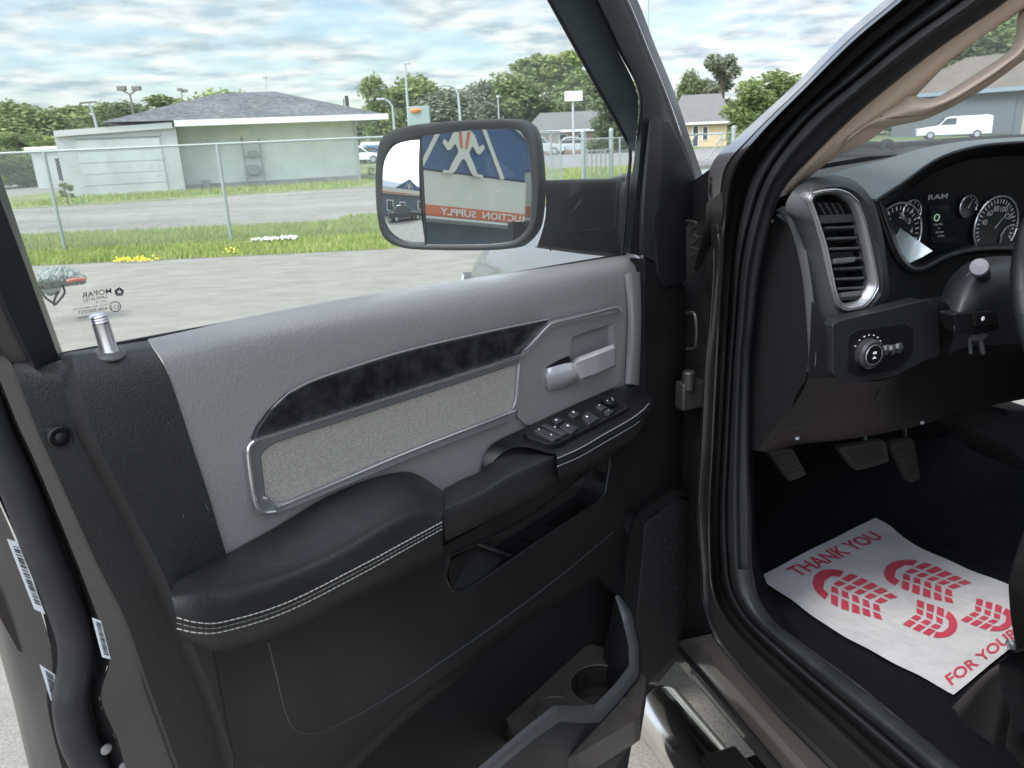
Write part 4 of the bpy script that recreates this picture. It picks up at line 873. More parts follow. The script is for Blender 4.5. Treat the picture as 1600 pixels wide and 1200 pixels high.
# --- map pocket
obj('pocket_back', plate(DL([(930, 890), (800, 960), (634, 1095), (530, 1190), (400, 1330), (960, 1330), (1000, 1080), (990, 960), (962, 925)], -.028), -DN*.004), pm('well_black', (.009, .009, .010), .5), smooth=False, **dset)
obj('pocket_roll', loft([DL([(932, 892), (870, 926), (808, 960), (720, 1030), (634, 1098), (530, 1196), (430, 1316)], .012), DL([(936, 904), (874, 938), (812, 972), (724, 1044), (638, 1112), (536, 1210), (436, 1330)], .006), DL([(938, 910), (876, 944), (815, 978), (727, 1052), (642, 1120), (540, 1218), (440, 1340)], -.026)], 40, across=3), m_plast, **dset)
RI = [(961, 932, .045), (972, 965, .075), (982, 1008, .095), (983, 1040, .10), (960, 1070, .10), (930, 1101, .10), (906, 1103, .10), (866, 1102, .10), (824, 1134, .10), (747, 1200, .10), (640, 1300, .10)]
RM = [(966, 930, .048), (980, 962, .080), (992, 1010, .100), (993, 1046, .105), (966, 1080, .106), (934, 1114, .106), (906, 1116, .106), (871, 1113, .106), (830, 1142, .106), (762, 1200, .106), (655, 1300, .106)]
RO = [(970, 932, .046), (987, 958, .078), (998, 1010, .098), (998, 1056, .105), (970, 1092, .108), (937, 1129, .108), (908, 1130, .108), (876, 1127, .108), (838, 1152, .108), (776, 1204, .108), (668, 1304, .108)]
RW = [(978, 950, .044), (1000, 1000, .076), (1003, 1050, .094), (1001, 1085, .103), (988, 1125, .106), (960, 1165, .106), (930, 1200, .106), (895, 1230, .106), (850, 1265, .106), (790, 1310, .106), (700, 1390, .106)]
RB2 = [(979, 960, .03), (1001, 1010, .05), (1004, 1060, .07), (1003, 1100, .09), (992, 1150, .097), (962, 1200, .100), (932, 1240, .100), (895, 1290, .100), (850, 1320, .100), (790, 1370, .100), (700, 1440, .100)]
obj('pocket_rim', loft([DL(RI), DL(RM), DL(RO)], 80, smooth=False, across=4), pm('rim_grey', (.055, .056, .06), .4, bump=('noise', 900, .1, .0006)), **dset)
obj('pocket_wall', loft([DL(RO), DL(RW), DL(RB2)], 80, smooth=False), m_frame, angle=50, **dset)
obj('pocket_inner', loft([DL(RI), [p-Z*.16-DN*.03 for p in DL(RI)]], 60, smooth=False), pm('well_black', (.009, .009, .010), .5), **dset)
zc = .80
co = [(791, 1122), (800, 1112), (912, 1010), (926, 1006), (985, 1030), (1010, 1060), (1000, 1120), (900, 1180), (840, 1200), (800, 1145)]
m_cup = pm('cup_insert', (.034, .029, .025), .5, spec=.3, var=(40, (.05, .044, .038), .4, .7))
hol = []
for (x, y, rx, ry) in ((938, 1070, 56, 44), (868, 1112, 42, 26)):
    c_ = G(x, y, zc); e_x = G(x+rx, y, zc)-c_; rr_ = .055 if rx > 50 else .036
    hol.append([c_+V((math.cos(a), math.sin(a), 0))*rr_ for a in [k*math.tau/36 for k in range(36)]])
outer_ = resample([G(x, y, zc) for x, y in co], 60, False, True)
obj('cup_holder', holed(outer_, hol[:1], V((0, 0, -.05))), m_cup, smooth=False, **dset)
obj('cup_ring', cat(tube(hol[0], .0025, 6, False, True, cap=False), tube([p+Z*.001 for p in hol[1]], .0025, 6, False, True, cap=False)), m_cup, **dset)
obj('cup_well', loft([hol[0], [p-Z*.07 for p in hol[0]]], 36, False, True, True), m_cup, **dset)
# --- sail cover at the mirror corner
sc_ = [(1014, 190), (1024, 179), (1046, 188), (1064, 222), (1092, 290), (1103, 322), (1090, 345), (1073, 352), (1073, 441), (1039, 450), (1029, 426), (1022, 380), (1010, 300)]
sc_l = [(1014, 190), (1024, 179), (1040, 186), (1034, 250), (1026, 330), (1024, 400), (1012, 396), (996, 392), (1004, 290)]
obj('sail_cover', plate(rnd(DL([(1026, 200), (1034, 186), (1046, 188), (1064, 222), (1092, 290), (1102, 322), (1090, 345), (1073, 352), (1073, 441), (1039, 450), (1029, 426), (1022, 340)], .018), .2, 3), -DN*.03), m_frame, smooth=False, bevel=.003, **dset)
obj('sail_edge', loft([DL([(1012, 192, .004), (1004, 260, .004), (998, 330, .004), (994, 395, .002)]), DL([(1018, 184, .017), (1011, 260, .017), (1006, 330, .017), (1006, 400, .012)]), DL([(1036, 184, .018), (1034, 260, .018), (1028, 330, .018), (1030, 412, .015)])], 20, across=3), m_rub, **dset)
# --- window frame
P1 = [(824, -60, -.05), (857, 0, -.05), (920, 114, -.05), (972, 208, -.05), (984, 234, -.05)]
P2 = [(896, -60, -.02), (929, 0, -.02), (966, 80, -.02), (996, 150, -.02), (992, 236, -.03)]
obj('glass_run', loft([DL(P1), DL(P2)], 30), pm('run_channel', (.038, .050, .054), .42, wear=(9, .3, .55)), **dset)
P2b = [(896, -60, -.02), (929, 0, -.02), (966, 80, -.02), (998, 150, -.02), (992, 237, -.022), (984, 300, -.025), (974, 396, -.03)]
P3 = [(900, -60, .004), (934, 0, .004), (972, 80, .004), (1003, 150, .004), (1000, 237, .004), (994, 300, .004), (984, 396, .004)]
P4 = [(935, -60, .010), (965, 0, .010), (1003, 80, .010), (1030, 150, .010), (1020, 237, .010), (1010, 300, .010), (1000, 400, .008)]
P5 = [(948, -60, .008), (980, 0, .008), (1012, 78, .008), (1042, 152, .008), (1075, 240, .008), (1090, 290, .008), (1098, 330, .008)]
P6 = [(954, -60, -.03), (986, 0, -.03), (1018, 75, -.03), (1050, 152, -.03), (1082, 240, -.03), (1100, 290, -.03), (1106, 330, -.03)]
P7 = [(962, -60, -.06), (996, 0, -.06), (1024, 72, -.06), (1056, 150, -.06), (1086, 240, -.06), (1103, 290, -.06), (1108, 330, -.06)]
obj('window_frame', loft([DL(P2b), DL(P3), DL(P4), DL(P5), DL(P6), DL(P7)], 40), m_frame, angle=50, **dset)
obj('frame_bead', tube(DL([(949, -60), (981, 0), (1010, 70), (1052, 175), (1090, 290)], .010), .0012, 6), m_chr, **dset)
obj('run_lip', tube(DL([(P[0]+1, P[1], -.048) for P in P1]+[(980, 300, -.045), (972, 398, -.045)]), .003, 6), m_hole, **dset)
obj('belt_seal', cat(loft([DL([(92, 551, -.05), (500, 476, -.05), (760, 432, -.05), (978, 395, -.05)]), DL([(92, 555, -.045), (500, 479, -.045), (760, 435, -.045), (978, 398, -.045)])], 40), tube(DL([(92, 556), (500, 479), (760, 435), (978, 398)], -.045), .0013, 6, cnt=40)), pm('seal_matte', (.008, .008, .009), .8, spec=.1), **dset)
# rear window frame
F1 = [(-60, 112, -.045), (0, 272, -.045), (44, 400, -.045), (96, 546, -.045), (101, 560, -.045)]
F2 = [(-75, 112, -.015), (-10, 285, -.015), (36, 405, -.015), (88, 548, -.015), (96, 562, -.02)]
F3 = [(-110, 220, -.01), (-40, 370, -.01), (0, 458, -.01), (52, 568, -.01), (56, 576, -.02)]
F4 = [(-116, 225, -.03), (-46, 375, -.03), (-6, 463, -.03), (47, 572, -.03), (50, 580, -.03)]
obj('rear_frame', loft([DL(F1), DL(F2), DL(F3), DL(F4)], 30), m_frame, angle=50, **dset)
F5 = [(-140, 250, -.03), (-80, 400, -.03), (-35, 490, -.03), (4, 570, -.03), (22, 582, -.03)]
obj('frame_sheet', loft([DL([(a[0]+4, a[1], -.034) for a in F4]), DL([(a[0], a[1], -.036) for a in F5])], 20), pm('frame_grey', (.05, .045, .043), .4), **dset)
# header joining the front and rear of the window frame
def DC(u, z, w): return HIN-DD*u+DN*w+Z*z
hp = [D(925, -45, -.015), DC(.42, 2.02, -.01), DC(.60, 2.06, -.005), DC(.95, 2.08, .0), DC(1.12, 2.04, .0), DC(1.17, 1.90, -.005), D(-85, 140, -.015)]
obj('frame_header', tube(hp, lambda t: .03-.014*t, 12, True, False, 60), m_frame, **dset)
# --- shut face
q0_ = [(-120, 330, -.03), (-50, 470, -.03), (8, 560, -.03), (22, 577, -.024), (60, 677, -.02), (87, 737, -.02), (151, 879, -.02), (197, 971, -.02), (229, 1062, -.02), (279, 1200, -.02), (320, 1310, -.02)]
q0b = [(a[0]-5, a[1], -.03) for a in q0_]
q1_ = [(-150, 330, -.036), (-80, 470, -.036), (-22, 560, -.036), (-2, 590, -.036), (30, 668, -.036), (62, 737, -.036), (124, 888, -.036), (158, 980, -.036), (172, 1032, -.036), (158, 1090, -.036), (183, 1154, -.036), (197, 1200, -.036), (240, 1310, -.036)]
q1b = [(a[0]-3, a[1], -.05) for a in q1_]
q2_ = [(-180, 330, -.052), (-110, 470, -.052), (-50, 560, -.052), (-26, 590, -.052), (5, 650, -.052), (46, 742, -.052), (112, 897, -.052), (142, 1025, -.052), (133, 1085, -.052), (160, 1200, -.052), (200, 1310, -.052)]
obj('inner_flange', loft([DL(q0_), DL(q0b), DL(q1_), DL(q1b)], 70), m_brown, angle=35, **dset)
obj('shut_gap', loft([DL(q1b), DL([(a[0]+6, a[1], -.072) for a in q2_]), DL([(a[0]-60, a[1]+10, -.085) for a in q2_])], 60), m_hole, **dset)
ws = [(-70, 500), (-38, 590), (-8, 680), (30, 765), (61, 848), (92, 925), (115, 990), (118, 1040), (110, 1095), (120, 1150), (142, 1200), (178, 1300)]
obj('weather_strip', tube(DL([(x, y, -.060) for x, y in ws]), lambda t: .0138+.0035*t, 14, cnt=90), m_rub, **dset)
q3_ = [(-130, 560, -.075), (-60, 690, -.075), (-10, 770, -.075), (30, 860, -.078), (62, 950, -.082), (84, 1030, -.085), (86, 1103, -.085), (115, 1200, -.085), (160, 1310, -.085)]
q4a = [(-140, 640, -.10), (-75, 790, -.10), (-40, 850, -.10), (8, 960, -.10), (35, 1040, -.10), (55, 1100, -.10), (66, 1140, -.10), (88, 1200, -.10), (130, 1310, -.10)]
q4_ = [(-150, 660, -.125), (-90, 800, -.125), (-50, 870, -.125), (-8, 968, -.125), (10, 1030, -.125), (27, 1090, -.125), (38, 1136, -.125), (53, 1200, -.125), (80, 1310, -.125)]
q5_ = [(a[0]-8, a[1], -.138) for a in q4_]
obj('outer_flange', loft([DL(q3_), DL(q4a), DL(q4_), DL(q5_)], 60), m_brown, angle=50, **dset)
obj('flange_edge', loft([DL([(a[0]+14, a[1], -.122) for a in q4_]), DL([(a[0]+2, a[1], -.1235) for a in q4_])], 40), pm('sealer', (.05, .05, .075), .5), **dset)
def sticker(pts, w, nb, name='barcode_label'):
    q = DL(pts, w); s = obj(name, plate(q, -DN*.0006), m_lab, smooth=False, **dset)
    bars = []; rg_ = random.Random(nb); t = .08
    while t < .9:
        wd = rg_.choice((.008, .016, .024)); g = []
        for tt, ss in ((t, .3), (t+wd, .3), (t+wd, .85), (t, .85)):
            a = q[0].lerp(q[3], tt); b = q[1].lerp(q[2], tt); g.append(a.lerp(b, ss)+DN*.0006)
        bars.append(plate(g, -DN*.0003)); t += wd+rg_.choice((.01, .018, .026))
    obj('bar_lines', cat(*bars), m_ink, smooth=False, **dset)
sticker([(11, 842), (28, 847), (71, 960), (54, 952)], -.062, 3)
sticker([(144, 965), (158, 970), (173, 1030), (160, 1027)], -.034, 5)
sticker([(62, 1038), (86, 1054), (86, 1100), (80, 1095)], -.072, 7)
obj('access_slot', plate(rnd(DL([(-15, 850), (2, 900), (44, 1015), (38, 1022), (28, 1016), (-20, 930)], -.098), .3), -DN*.004), pm('slot_brown', (.030, .022, .024), .4), smooth=False, **dset)
obj('flange_bolt', lathe(D(165, 1170, -.045), DN, [(.0055, 0), (.0055, .002), (.003, .003)], 16), m_satin, **dset)
obj('flange_bolt', lathe(D(193, 1197, -.045), DN, [(.0055, 0), (.0055, .002), (.003, .003)], 16), m_satin, **dset)
# --- glass and its etched marks
gl = [(-120, 112, -.047), (96, 552, -.047), (500, 480, -.047), (985, 398, -.047), (990, 232, -.047), (862, 0, -.047), (826, -70, -.047), (-120, -70, -.047)]
obj('window_glass', (DL(gl), [tuple(range(8))]), m_glassdoor, smooth=False, **dset)
def tbox(name, s, o, xv, yv, mat, parent, lift, bold=0):
    """fit lettering into the parallelogram o, xv (width), yv (height)"""
    cu = bpy.data.curves.new(name, 'FONT'); cu.body = s; cu.size = 1; cu.offset = bold; cu.resolution_u = 3
    to = bpy.data.objects.new(name, cu); me = bpy.data.meshes.new_from_object(to); bpy.data.objects.remove(to)
    xs = [v.co.x for v in me.vertices]; ys = [v.co.y for v in me.vertices]; x0, x1, y0, y1 = min(xs), max(xs), min(ys), max(ys)
    vs_ = [o+xv*((v.co.x-x0)/(x1-x0))+yv*((v.co.y-y0)/(y1-y0))+lift for v in me.vertices]; fs = [tuple(p.vertices) for p in me.polygons]
    bpy.data.meshes.remove(me); return obj(name, (vs_, fs), mat, parent, smooth=False)
def gt_(s, xr, yr, wpx, slope, hpx, bold=0):   # text etched to be read from outside: starts at right, runs left
    o_ = D(xr, yr, -.046); xv = D(xr-wpx, yr+slope*wpx, -.046)-o_; yv = D(xr-.5, yr-hpx, -.046)-o_
    tbox('etched_text', s, o_, xv, yv, m_ink, door, DN*.0004, bold)
gt_('MOPAR', 174, 458, 46, .17, 8, .01); gt_('LAMINATED', 167, 466, 38, .17, 5)
gt_('DOT 18', 166, 471, 16, .17, 2.6); gt_('M331 AS2 4X4 GT3A', 168, 477, 54, .15, 2.6); gt_('43R-000257', 168, 484, 46, .16, 5); gt_('VW  T1P1  MAIN', 168, 491, 46, .16, 3)
pc_ = [D(186+8.2*math.cos(a), 456+7.4*math.sin(a), -.046)+DN*.0004 for a in [math.radians(-90+72*k) for k in range(5)]]
obj('etched_badge', (pc_, [(0, 1, 2, 3, 4)]), m_ink, smooth=False, **dset)
st_ = [D(186+(5.6 if k % 2 == 0 else 1.6)*math.cos(math.radians(-90+36*k)), 456+(5.2 if k % 2 == 0 else 1.5)*math.sin(math.radians(-90+36*k)), -.046)+DN*.0007 for k in range(10)]
obj('etched_star', (st_, [tuple(range(10))]), pm('star_clear', (.7, .7, .66), .5), smooth=False, **dset)
rc_ = [D(180+8.5*math.cos(a), 479+7.6*math.sin(a), -.0455) for a in [k*math.tau/28 for k in range(28)]]
obj('etched_ring', tube(rc_, .0004, 4, False, True, cap=False), m_ink, smooth=False, **dset)
gt_('E11', 186, 482, 12, .1, 6)
# ---------------------------------------------------------------- door mirror
ho_ = [(588, 256), (592, 226), (600, 212), (615, 203), (656, 194), (730, 188), (798, 186), (822, 192), (834, 210), (840, 250), (842, 297), (838, 345), (830, 365), (816, 380), (800, 387), (751, 391), (656, 390), (625, 386), (607, 378), (595, 362), (589, 330), (587, 290)]
gi_ = [(599, 262), (604, 238), (610, 227), (622, 219), (657, 212), (730, 203), (796, 200), (812, 204), (822, 218), (828, 252), (831, 297), (829, 340), (824, 357), (812, 370), (796, 378), (751, 382), (665, 382), (632, 379), (615, 370), (605, 356), (600, 329), (598, 290)]
def ML(p, o=0.0, dx=0, dy=0, s=1.0, cx=720, cy=292): return [Mr(cx+(x-cx)*s+dx, cy+(y-cy)*s+dy, o) for x, y in p]
hs = [ML(gi_, -.004), ML(gi_, .004, s=1.005), ML(ho_, .006, s=.985), ML(ho_, .0, s=1.0), ML(ho_, -.03, dx=8, s=1.0), ML(ho_, -.07, dx=14, s=.97), ML(ho_, -.10, dx=18, s=.85), ML(ho_, -.112, dx=18, s=.6)]
mm = obj('mirror_housing', loft(hs, 88, True, True, False, across=3), pm('mirror_black', (.012, .0135, .0145), .5, spec=.3, bump=('noise', 1000, .15, .0008)), parent=door)
obj('mirror_back', plate(ML(ho_, -.1115, dx=18, s=.62), -MN*.004), m_plast, parent=door)
rtop = [(657, 212), (730, 203), (796, 200), (812, 204), (822, 218), (828, 252), (831, 297), (829, 340), (824, 357), (812, 370), (796, 378), (751, 382), (667, 382)]
obj('mirror_glass', (ML(rtop, -.001), [tuple(range(len(rtop)))]), m_mir, smooth=False, parent=door)
obj('mirror_bed', plate(ML([(x*1.0, y) for x, y in gi_], -.006, s=1.03), -MN*.003), m_hole, smooth=False, parent=door)
# convex strip
tc_ = [(601, 262), (605, 240), (612, 228), (622, 220), (640, 216), (654, 213)]; bc_ = [(600, 329), (605, 354), (614, 369), (630, 378), (646, 381), (663, 382)]
lft = [(601, 262), (600, 285), (600, 310), (600, 329)]; rgt = [(654, 213), (657, 265), (660, 325), (663, 382)]
n1_, n2_ = 26, 44; gv = []; tcr = resample([V((x, y, 0)) for x, y in tc_], n1_); bcr = resample([V((x, y, 0)) for x, y in bc_], n1_)
cm = Mr(634, 300); RR = .30
for j in range(n2_):
    row = []
    for i in range(n1_):
        q = tcr[i].lerp(bcr[i], j/(n2_-1)); p = Mr(q.x, q.y); row.append(p+MN*(.010-(p-cm).length_squared/(2*RR)))
    gv.append(row)
obj('convex_mirror', grid(gv), m_mir, smooth='all', parent=door)
obj('mirror_divider', tube([Mr(656, 211, .001), Mr(665, 383, .001)], .0016, 6, False), m_hole, parent=door)
# arm
arm = [[(845, 300, -.19), (900, 288, -.17), (950, 284, -.15), (990, 276, -.11)], [(848, 282, -.15), (900, 280, -.13), (955, 279, -.11), (990, 272, -.075)], [(852, 292, -.13), (905, 293, -.112), (960, 292, -.095), (990, 290, -.06)],
       [(852, 340, -.128), (905, 338, -.110), (960, 335, -.093), (990, 335, -.06)], [(840, 383, -.130), (905, 391, -.114), (960, 396, -.097), (990, 398, -.06)], [(835, 385, -.18), (905, 395, -.17), (960, 400, -.15), (990, 402, -.11)]]
obj('mirror_arm', loft([DL(r) for r in arm], 26, across=4), pm('mirror_black', (.012, .0135, .0145), .5, spec=.3), parent=door)
obj('arm_seam', cat(tube(DL([(975, 279, -.083), (966, 287, -.088), (963, 320, -.090), (962, 350, -.090), (955, 357, -.092), (905, 361, -.108), (868, 364, -.118)]), .0014, 5), tube(DL([(962, 357, -.09), (880, 363, -.112), (862, 368, -.121), (860, 392, -.124)]), .0014, 5)), m_hole, parent=door)
# ================================================================ PICKUP TRUCK: body around the door opening
tset = dict(parent=truck)
m_jamb = pm('jamb_paint', (.015, .014, .014), .36, .2, coat=.7, var=(2.5, (.028, .025, .025), .4, .7))
def lerpc(a, b, t, i=None): return [(p[0]*(1-t)+q[0]*t, p[1]*(1-t)+q[1]*t) + ((i,) if i is not None else ()) for p, q in zip(a, b)]
C0 = [(1470, -75), (1385, 0), (1315, 60), (1242, 135), (1160, 210), (1112, 262), (1112, 345), (1113, 425), (1107, 512), (1102, 560), (1096, 680), (1090, 790), (1096, 900), (1097, 930), (1109, 976), (1127, 1011), (1190, 1088), (1267, 1165), (1330, 1230), (1400, 1300)]
C1 = [(1500, -75), (1414, 0), (1337, 64), (1262, 137), (1190, 212), (1150, 270), (1136, 350), (1131, 425), (1126, 512), (1124, 560), (1117, 700), (1112, 800), (1113, 890), (1119, 928), (1137, 965), (1170, 1005), (1238, 1070), (1325, 1150), (1392, 1212), (1470, 1285)]
C2 = [(1590, -75), (1502, 0), (1423, 55), (1345, 118), (1260, 190), (1200, 270), (1172, 345), (1157, 420), (1150, 512), (1146, 560), (1139, 700), (1135, 800), (1139, 890), (1148, 930), (1172, 968), (1210, 1004), (1280, 1064), (1372, 1140), (1442, 1200), (1520, 1268)]
C3 = [(1668, -75), (1576, 0), (1460, 81), (1350, 169), (1280, 235), (1222, 300), (1200, 370), (1186, 440), (1178, 512), (1173, 560), (1171, 700), (1174, 800), (1175, 890), (1183, 930), (1207, 969), (1250, 1003), (1330, 1062), (1428, 1142), (1500, 1200), (1590, 1268)]
n_ = 110
def ws_(c, i): return SL([(p[0], p[1], i) for p in c])
def vi_(c, ia, ib):
    n = len(c); return SL([(p[0], p[1], ia+(ib-ia)*min(1, max(0, (i-4)/2))) for i, p in enumerate(c)])
obj('body_frame', loft([vi_([(p[0]-1, p[1]) for p in C0], .12, -.04), vi_(C0, .062, -.012), vi_(lerpc(C0, C1, .45), .030, .0), vi_(lerpc(C0, C1, .85), .004, .006), ws_(C1, .020)], n_, across=3), m_jamb, angle=35, **tset)
k6 = 7
obj('pillar_sheen_skin', loft([vi_([(p[0]-2, p[1]-1) for p in C0], .066, -.012)[:k6], vi_(lerpc(C0, C1, .22), .040, -.008)[:k6], vi_(lerpc(C0, C1, .5), .022, -.003)[:k6]], 40), pm('pillar_sky_sheen', (.20, .18, .185), .3, .6, coat=1), **tset)  # extra strip, paler than the body: sky reflection put into its colour
obj('body_groove', loft([ws_(C1, .020), ws_(lerpc(C1, C2, .15), .050), ws_(lerpc(C1, C2, .4), .055), ws_(lerpc(C1, C2, .62), .050)], n_), pm('groove_dark', (.008, .008, .008), .4, spec=.3, wear=(5, .25, .5)), angle=35, **tset)
obj('door_seal', loft([ws_(lerpc(C1, C2, .55), .052), ws_(lerpc(C1, C2, .66), .036), ws_(lerpc(C1, C2, .80), .030), ws_(lerpc(C1, C2, .93), .036), ws_(C2, .048)], n_, across=4), m_rub, angle=60, **tset)
obj('seal_lip', loft([ws_(C2, .048), ws_(lerpc(C2, C3, .10), .036), ws_(lerpc(C2, C3, .3), .030), ws_(lerpc(C2, C3, .45), .038)], n_, across=4), m_rub, angle=60, **tset)
obj('pillar_cover', loft([ws_(lerpc(C2, C3, .42), .040), ws_(lerpc(C2, C3, .55), .050), ws_(lerpc(C2, C3, .9), .062), ws_(C3, .085)], n_, across=3), pm('pillar_black', (.014, .0145, .018), .5, spec=.35, bump=('noise', 800, .1, .0005), wear=(3, .4, .6)), angle=60, **tset)
hl = C0[5:15]; obj('frame_highlight', tube(ws_([(p[0]+2, p[1]) for p in C0[6:12]], -.010), .0012, 5), m_brown, **tset)
rr0 = [(C0, .062), (lerpc(C0, C1, .5), .02), (C1, .02), (lerpc(C1, C2, .4), .055), (lerpc(C1, C2, .8), .03), (C2, .048), (lerpc(C2, C3, .5), .05), (C3, .085)]
rl = []
for k, (c, i) in enumerate(rr0):
    p = S(c[0][0], c[0][1], i); zz = 2.02-.012*k; rl.append([p, p.lerp(T(-1.15, i, zz), .35)+Z*.02, T(-1.15, i, zz), T(-1.7, i, zz)])
obj('roof_rail', loft(rl, 24), m_jamb, angle=60, **tset)
# hinge cavity, brackets and loom between the door and the body
obj('hinge_cavity_shade', plate(SL([(1060, 300), (1112, 262), (1122, 420), (1112, 560), (1100, 900), (1120, 980), (1050, 1020)], .03), TI*.02), m_hole, smooth=False, **tset)  # black sheet standing for the shade inside the hinge cavity
obj('fender_edge', loft([SL([(1104, 317, -.03), (1100, 360, -.03), (1084, 420, -.02)]), SL([(1128, 300, -.0), (1126, 350, .0), (1090, 425, .01)])], 14), m_brown, **tset)
obj('door_hinge', cat(box(S(1078, 616, .0), .03, .05, .055, TF, TI), lathe(S(1076, 595, -.01), Z, [(.012, -.02), (.012, .02)], 14)), pm('hinge_metal', (.06, .058, .055), .5, .5), bevel=.004, **tset)
obj('check_strap', tube(SL([(1072, 490), (1086, 492), (1087, 540), (1073, 545)], -.0), .003, 6), pm('hinge_metal', (.06, .058, .055), .5, .5), **tset)
obj('wiring_boot', cat(tube(SL([(1073, 345), (1090, 350), (1078, 365), (1092, 372), (1080, 385), (1092, 392), (1078, 402)], .0), .003, 6)), pm('hinge_metal', (.06, .058, .055), .5, .5), **tset)
obj('body_bolt', lathe(S(1117, 358, -.006), -TI, [(.012, 0), (.012, .004), (.006, .006)], 16), m_brown, **tset)
# sill guard, kick panel, carpet, cabin shell
SG0 = [(1172, 700), (1174, 800), (1175, 890), (1183, 930), (1207, 969), (1250, 1003), (1330, 1062), (1428, 1142), (1500, 1200), (1590, 1268)]
KP1 = [(1178, 700), (1180, 800), (1190, 905), (1230, 935), (1290, 985), (1370, 1030), (1450, 1080), (1560, 1160), (1640, 1230), (1700, 1290)]
m_sill = pm('sill_worn', (.018, .0195, .0215), .6, spec=.3, bump=('noise', 60, .25, .003), wear=(22, .35, .62), var=(18, (.036, .037, .039), .5, .8))
obj('sill_guard', loft([ws_(lerpc(C2, C3, .30)[12:], .026), ws_(lerpc(C2, C3, .42)[12:], .032), ws_(lerpc(C2, C3, .6)[12:], .038), ws_(lerpc(C2, C3, .95)[12:], .056), ws_(lerpc(C2, C3, 1.03)[12:], .075)], 60, across=3), m_sill, angle=60, **tset)
SIDE_CARPET = ws_(SG0, .085), [G(x, y, .70) for x, y in KP1]
carp = pm('carpet', (.007, .008, .011), .95, bump=('noise', 500, 1, .004), spec=.1, var=(90, (.016, .017, .021), .45, .7))
def TP(pts): return [T(*p) for p in pts]
obj('side_carpet', loft(list(SIDE_CARPET), 60), carp, **tset)
obj('carpet_floor', box(T(-.35, .88, .645), 2.4, 1.68, .03, TF, TI), carp, smooth=False, **tset)
obj('footwell_wall', plate(TP([(.62, .06, .62), (.62, 1.6, .62), (.42, 1.6, 1.5), (.42, .06, 1.5)]), TF*.03), carp, smooth=False, **tset)
obj('kick_panel', plate(TP([(-.13, .075, .66), (.62, .075, .66), (.62, .075, 1.5), (-.13, .075, 1.5)]), -TI*.01), m_smooth, smooth=False, **tset)
obj('cabin_far_side', plate(TP([(.5, 1.72, .62), (-1.6, 1.72, .62), (-1.6, 1.72, 1.45), (.3, 1.72, 1.45)]), TI*.04), m_smooth, smooth=False, **tset)
obj('far_door_frame', cat(tube(TP([(.2, 1.70, 1.45), (-.6, 1.6, 1.95)]), .035, 8, False), tube(TP([(-.62, 1.6, 1.95), (-.62, 1.70, 1.45)]), .03, 8, False)), m_smooth, **tset)
obj('cabin_rear', plate(TP([(-1.6, .05, .5), (-1.6, 1.75, .5), (-1.6, 1.7, 1.98), (-1.6, .1, 1.98)]), -TF*.04), m_brown, smooth=False, **tset)
rf = loft([TP([(-.58, .10, 1.90), (-.62, .9, 1.96), (-.58, 1.7, 1.90)]), TP([(-.8, .08, 1.97), (-.8, .9, 2.01), (-.8, 1.72, 1.97)]), TP([(-1.6, .08, 1.99), (-1.6, .9, 2.03), (-1.6, 1.72, 1.99)])], 20)
obj('roof', rf, m_brown, solid=.03, **tset)
obj('rear_door', plate(TP([(-1.05, -.02, .6), (-2.2, -.02, .6), (-2.2, -.02, 1.5), (-1.05, -.02, 1.5)]), TI*.06), m_brown, smooth=False, **tset)
# rocker and step tube
R0_ = [(1058, 1002), (1076, 1021), (1150, 1108), (1225, 1197), (1300, 1290)]
R1_ = [(1112, 990), (1127, 1011), (1195, 1093), (1274, 1175), (1370, 1275)]
rk = [SL([(p[0], p[1], .05) for p in [(x-26, y+4) for x, y in R0_]]), SL([(p[0], p[1], -.005) for p in R0_]), SL([(p[0]*.5+q[0]*.5, p[1]*.5+q[1]*.5, -.018) for p, q in zip(R0_, R1_)]), SL([(p[0], p[1], -.005) for p in R1_])]
obj('rocker_panel', loft(rk, 30, smooth=False), pm('rocker_paint', (.070, .060, .057), .38, .3, coat=.6), angle=30, **tset)
obj('rocker_trim', cat(tube(SL([(p[0]-7, p[1]+3, .0) for p in R0_]), .006, 6), tube(SL([(p[0]+2, p[1]+1, -.004) for p in R1_]), .004, 6), tube(SL([(p[0]+12, p[1]-3, .0) for p in R1_]), .004, 6)), m_smooth, **tset)
pc0 = G(1024, 1100, .42); q_ = pc0-HIN; i0 = q_.dot(TI); f0 = q_.dot(TF)
step = obj('side_step', lathe(T(f0+.01, i0, .41), -TF, [(.0, 0), (.04, .0), (.064, .012), (.070, .03), (.070, 1.9), (.0, 1.9)], 40, False), pm('polished_steel', (.78, .76, .74), .12, 1.0, bump=('noise', 5, .1, .01), wear=(12, .08, .2)), angle=60, **tset)
obj('step_pad', box(T(f0-.60, i0+.01, .480), .72, .085, .014, TF, TI), m_plast, bevel=.005, parent=step)
for ff in (.25, 1.2): obj('step_bracket', box(T(f0-ff, i0+.2, .40), .05, .4, .04, TF, TI), m_smooth, smooth=False, **tset)
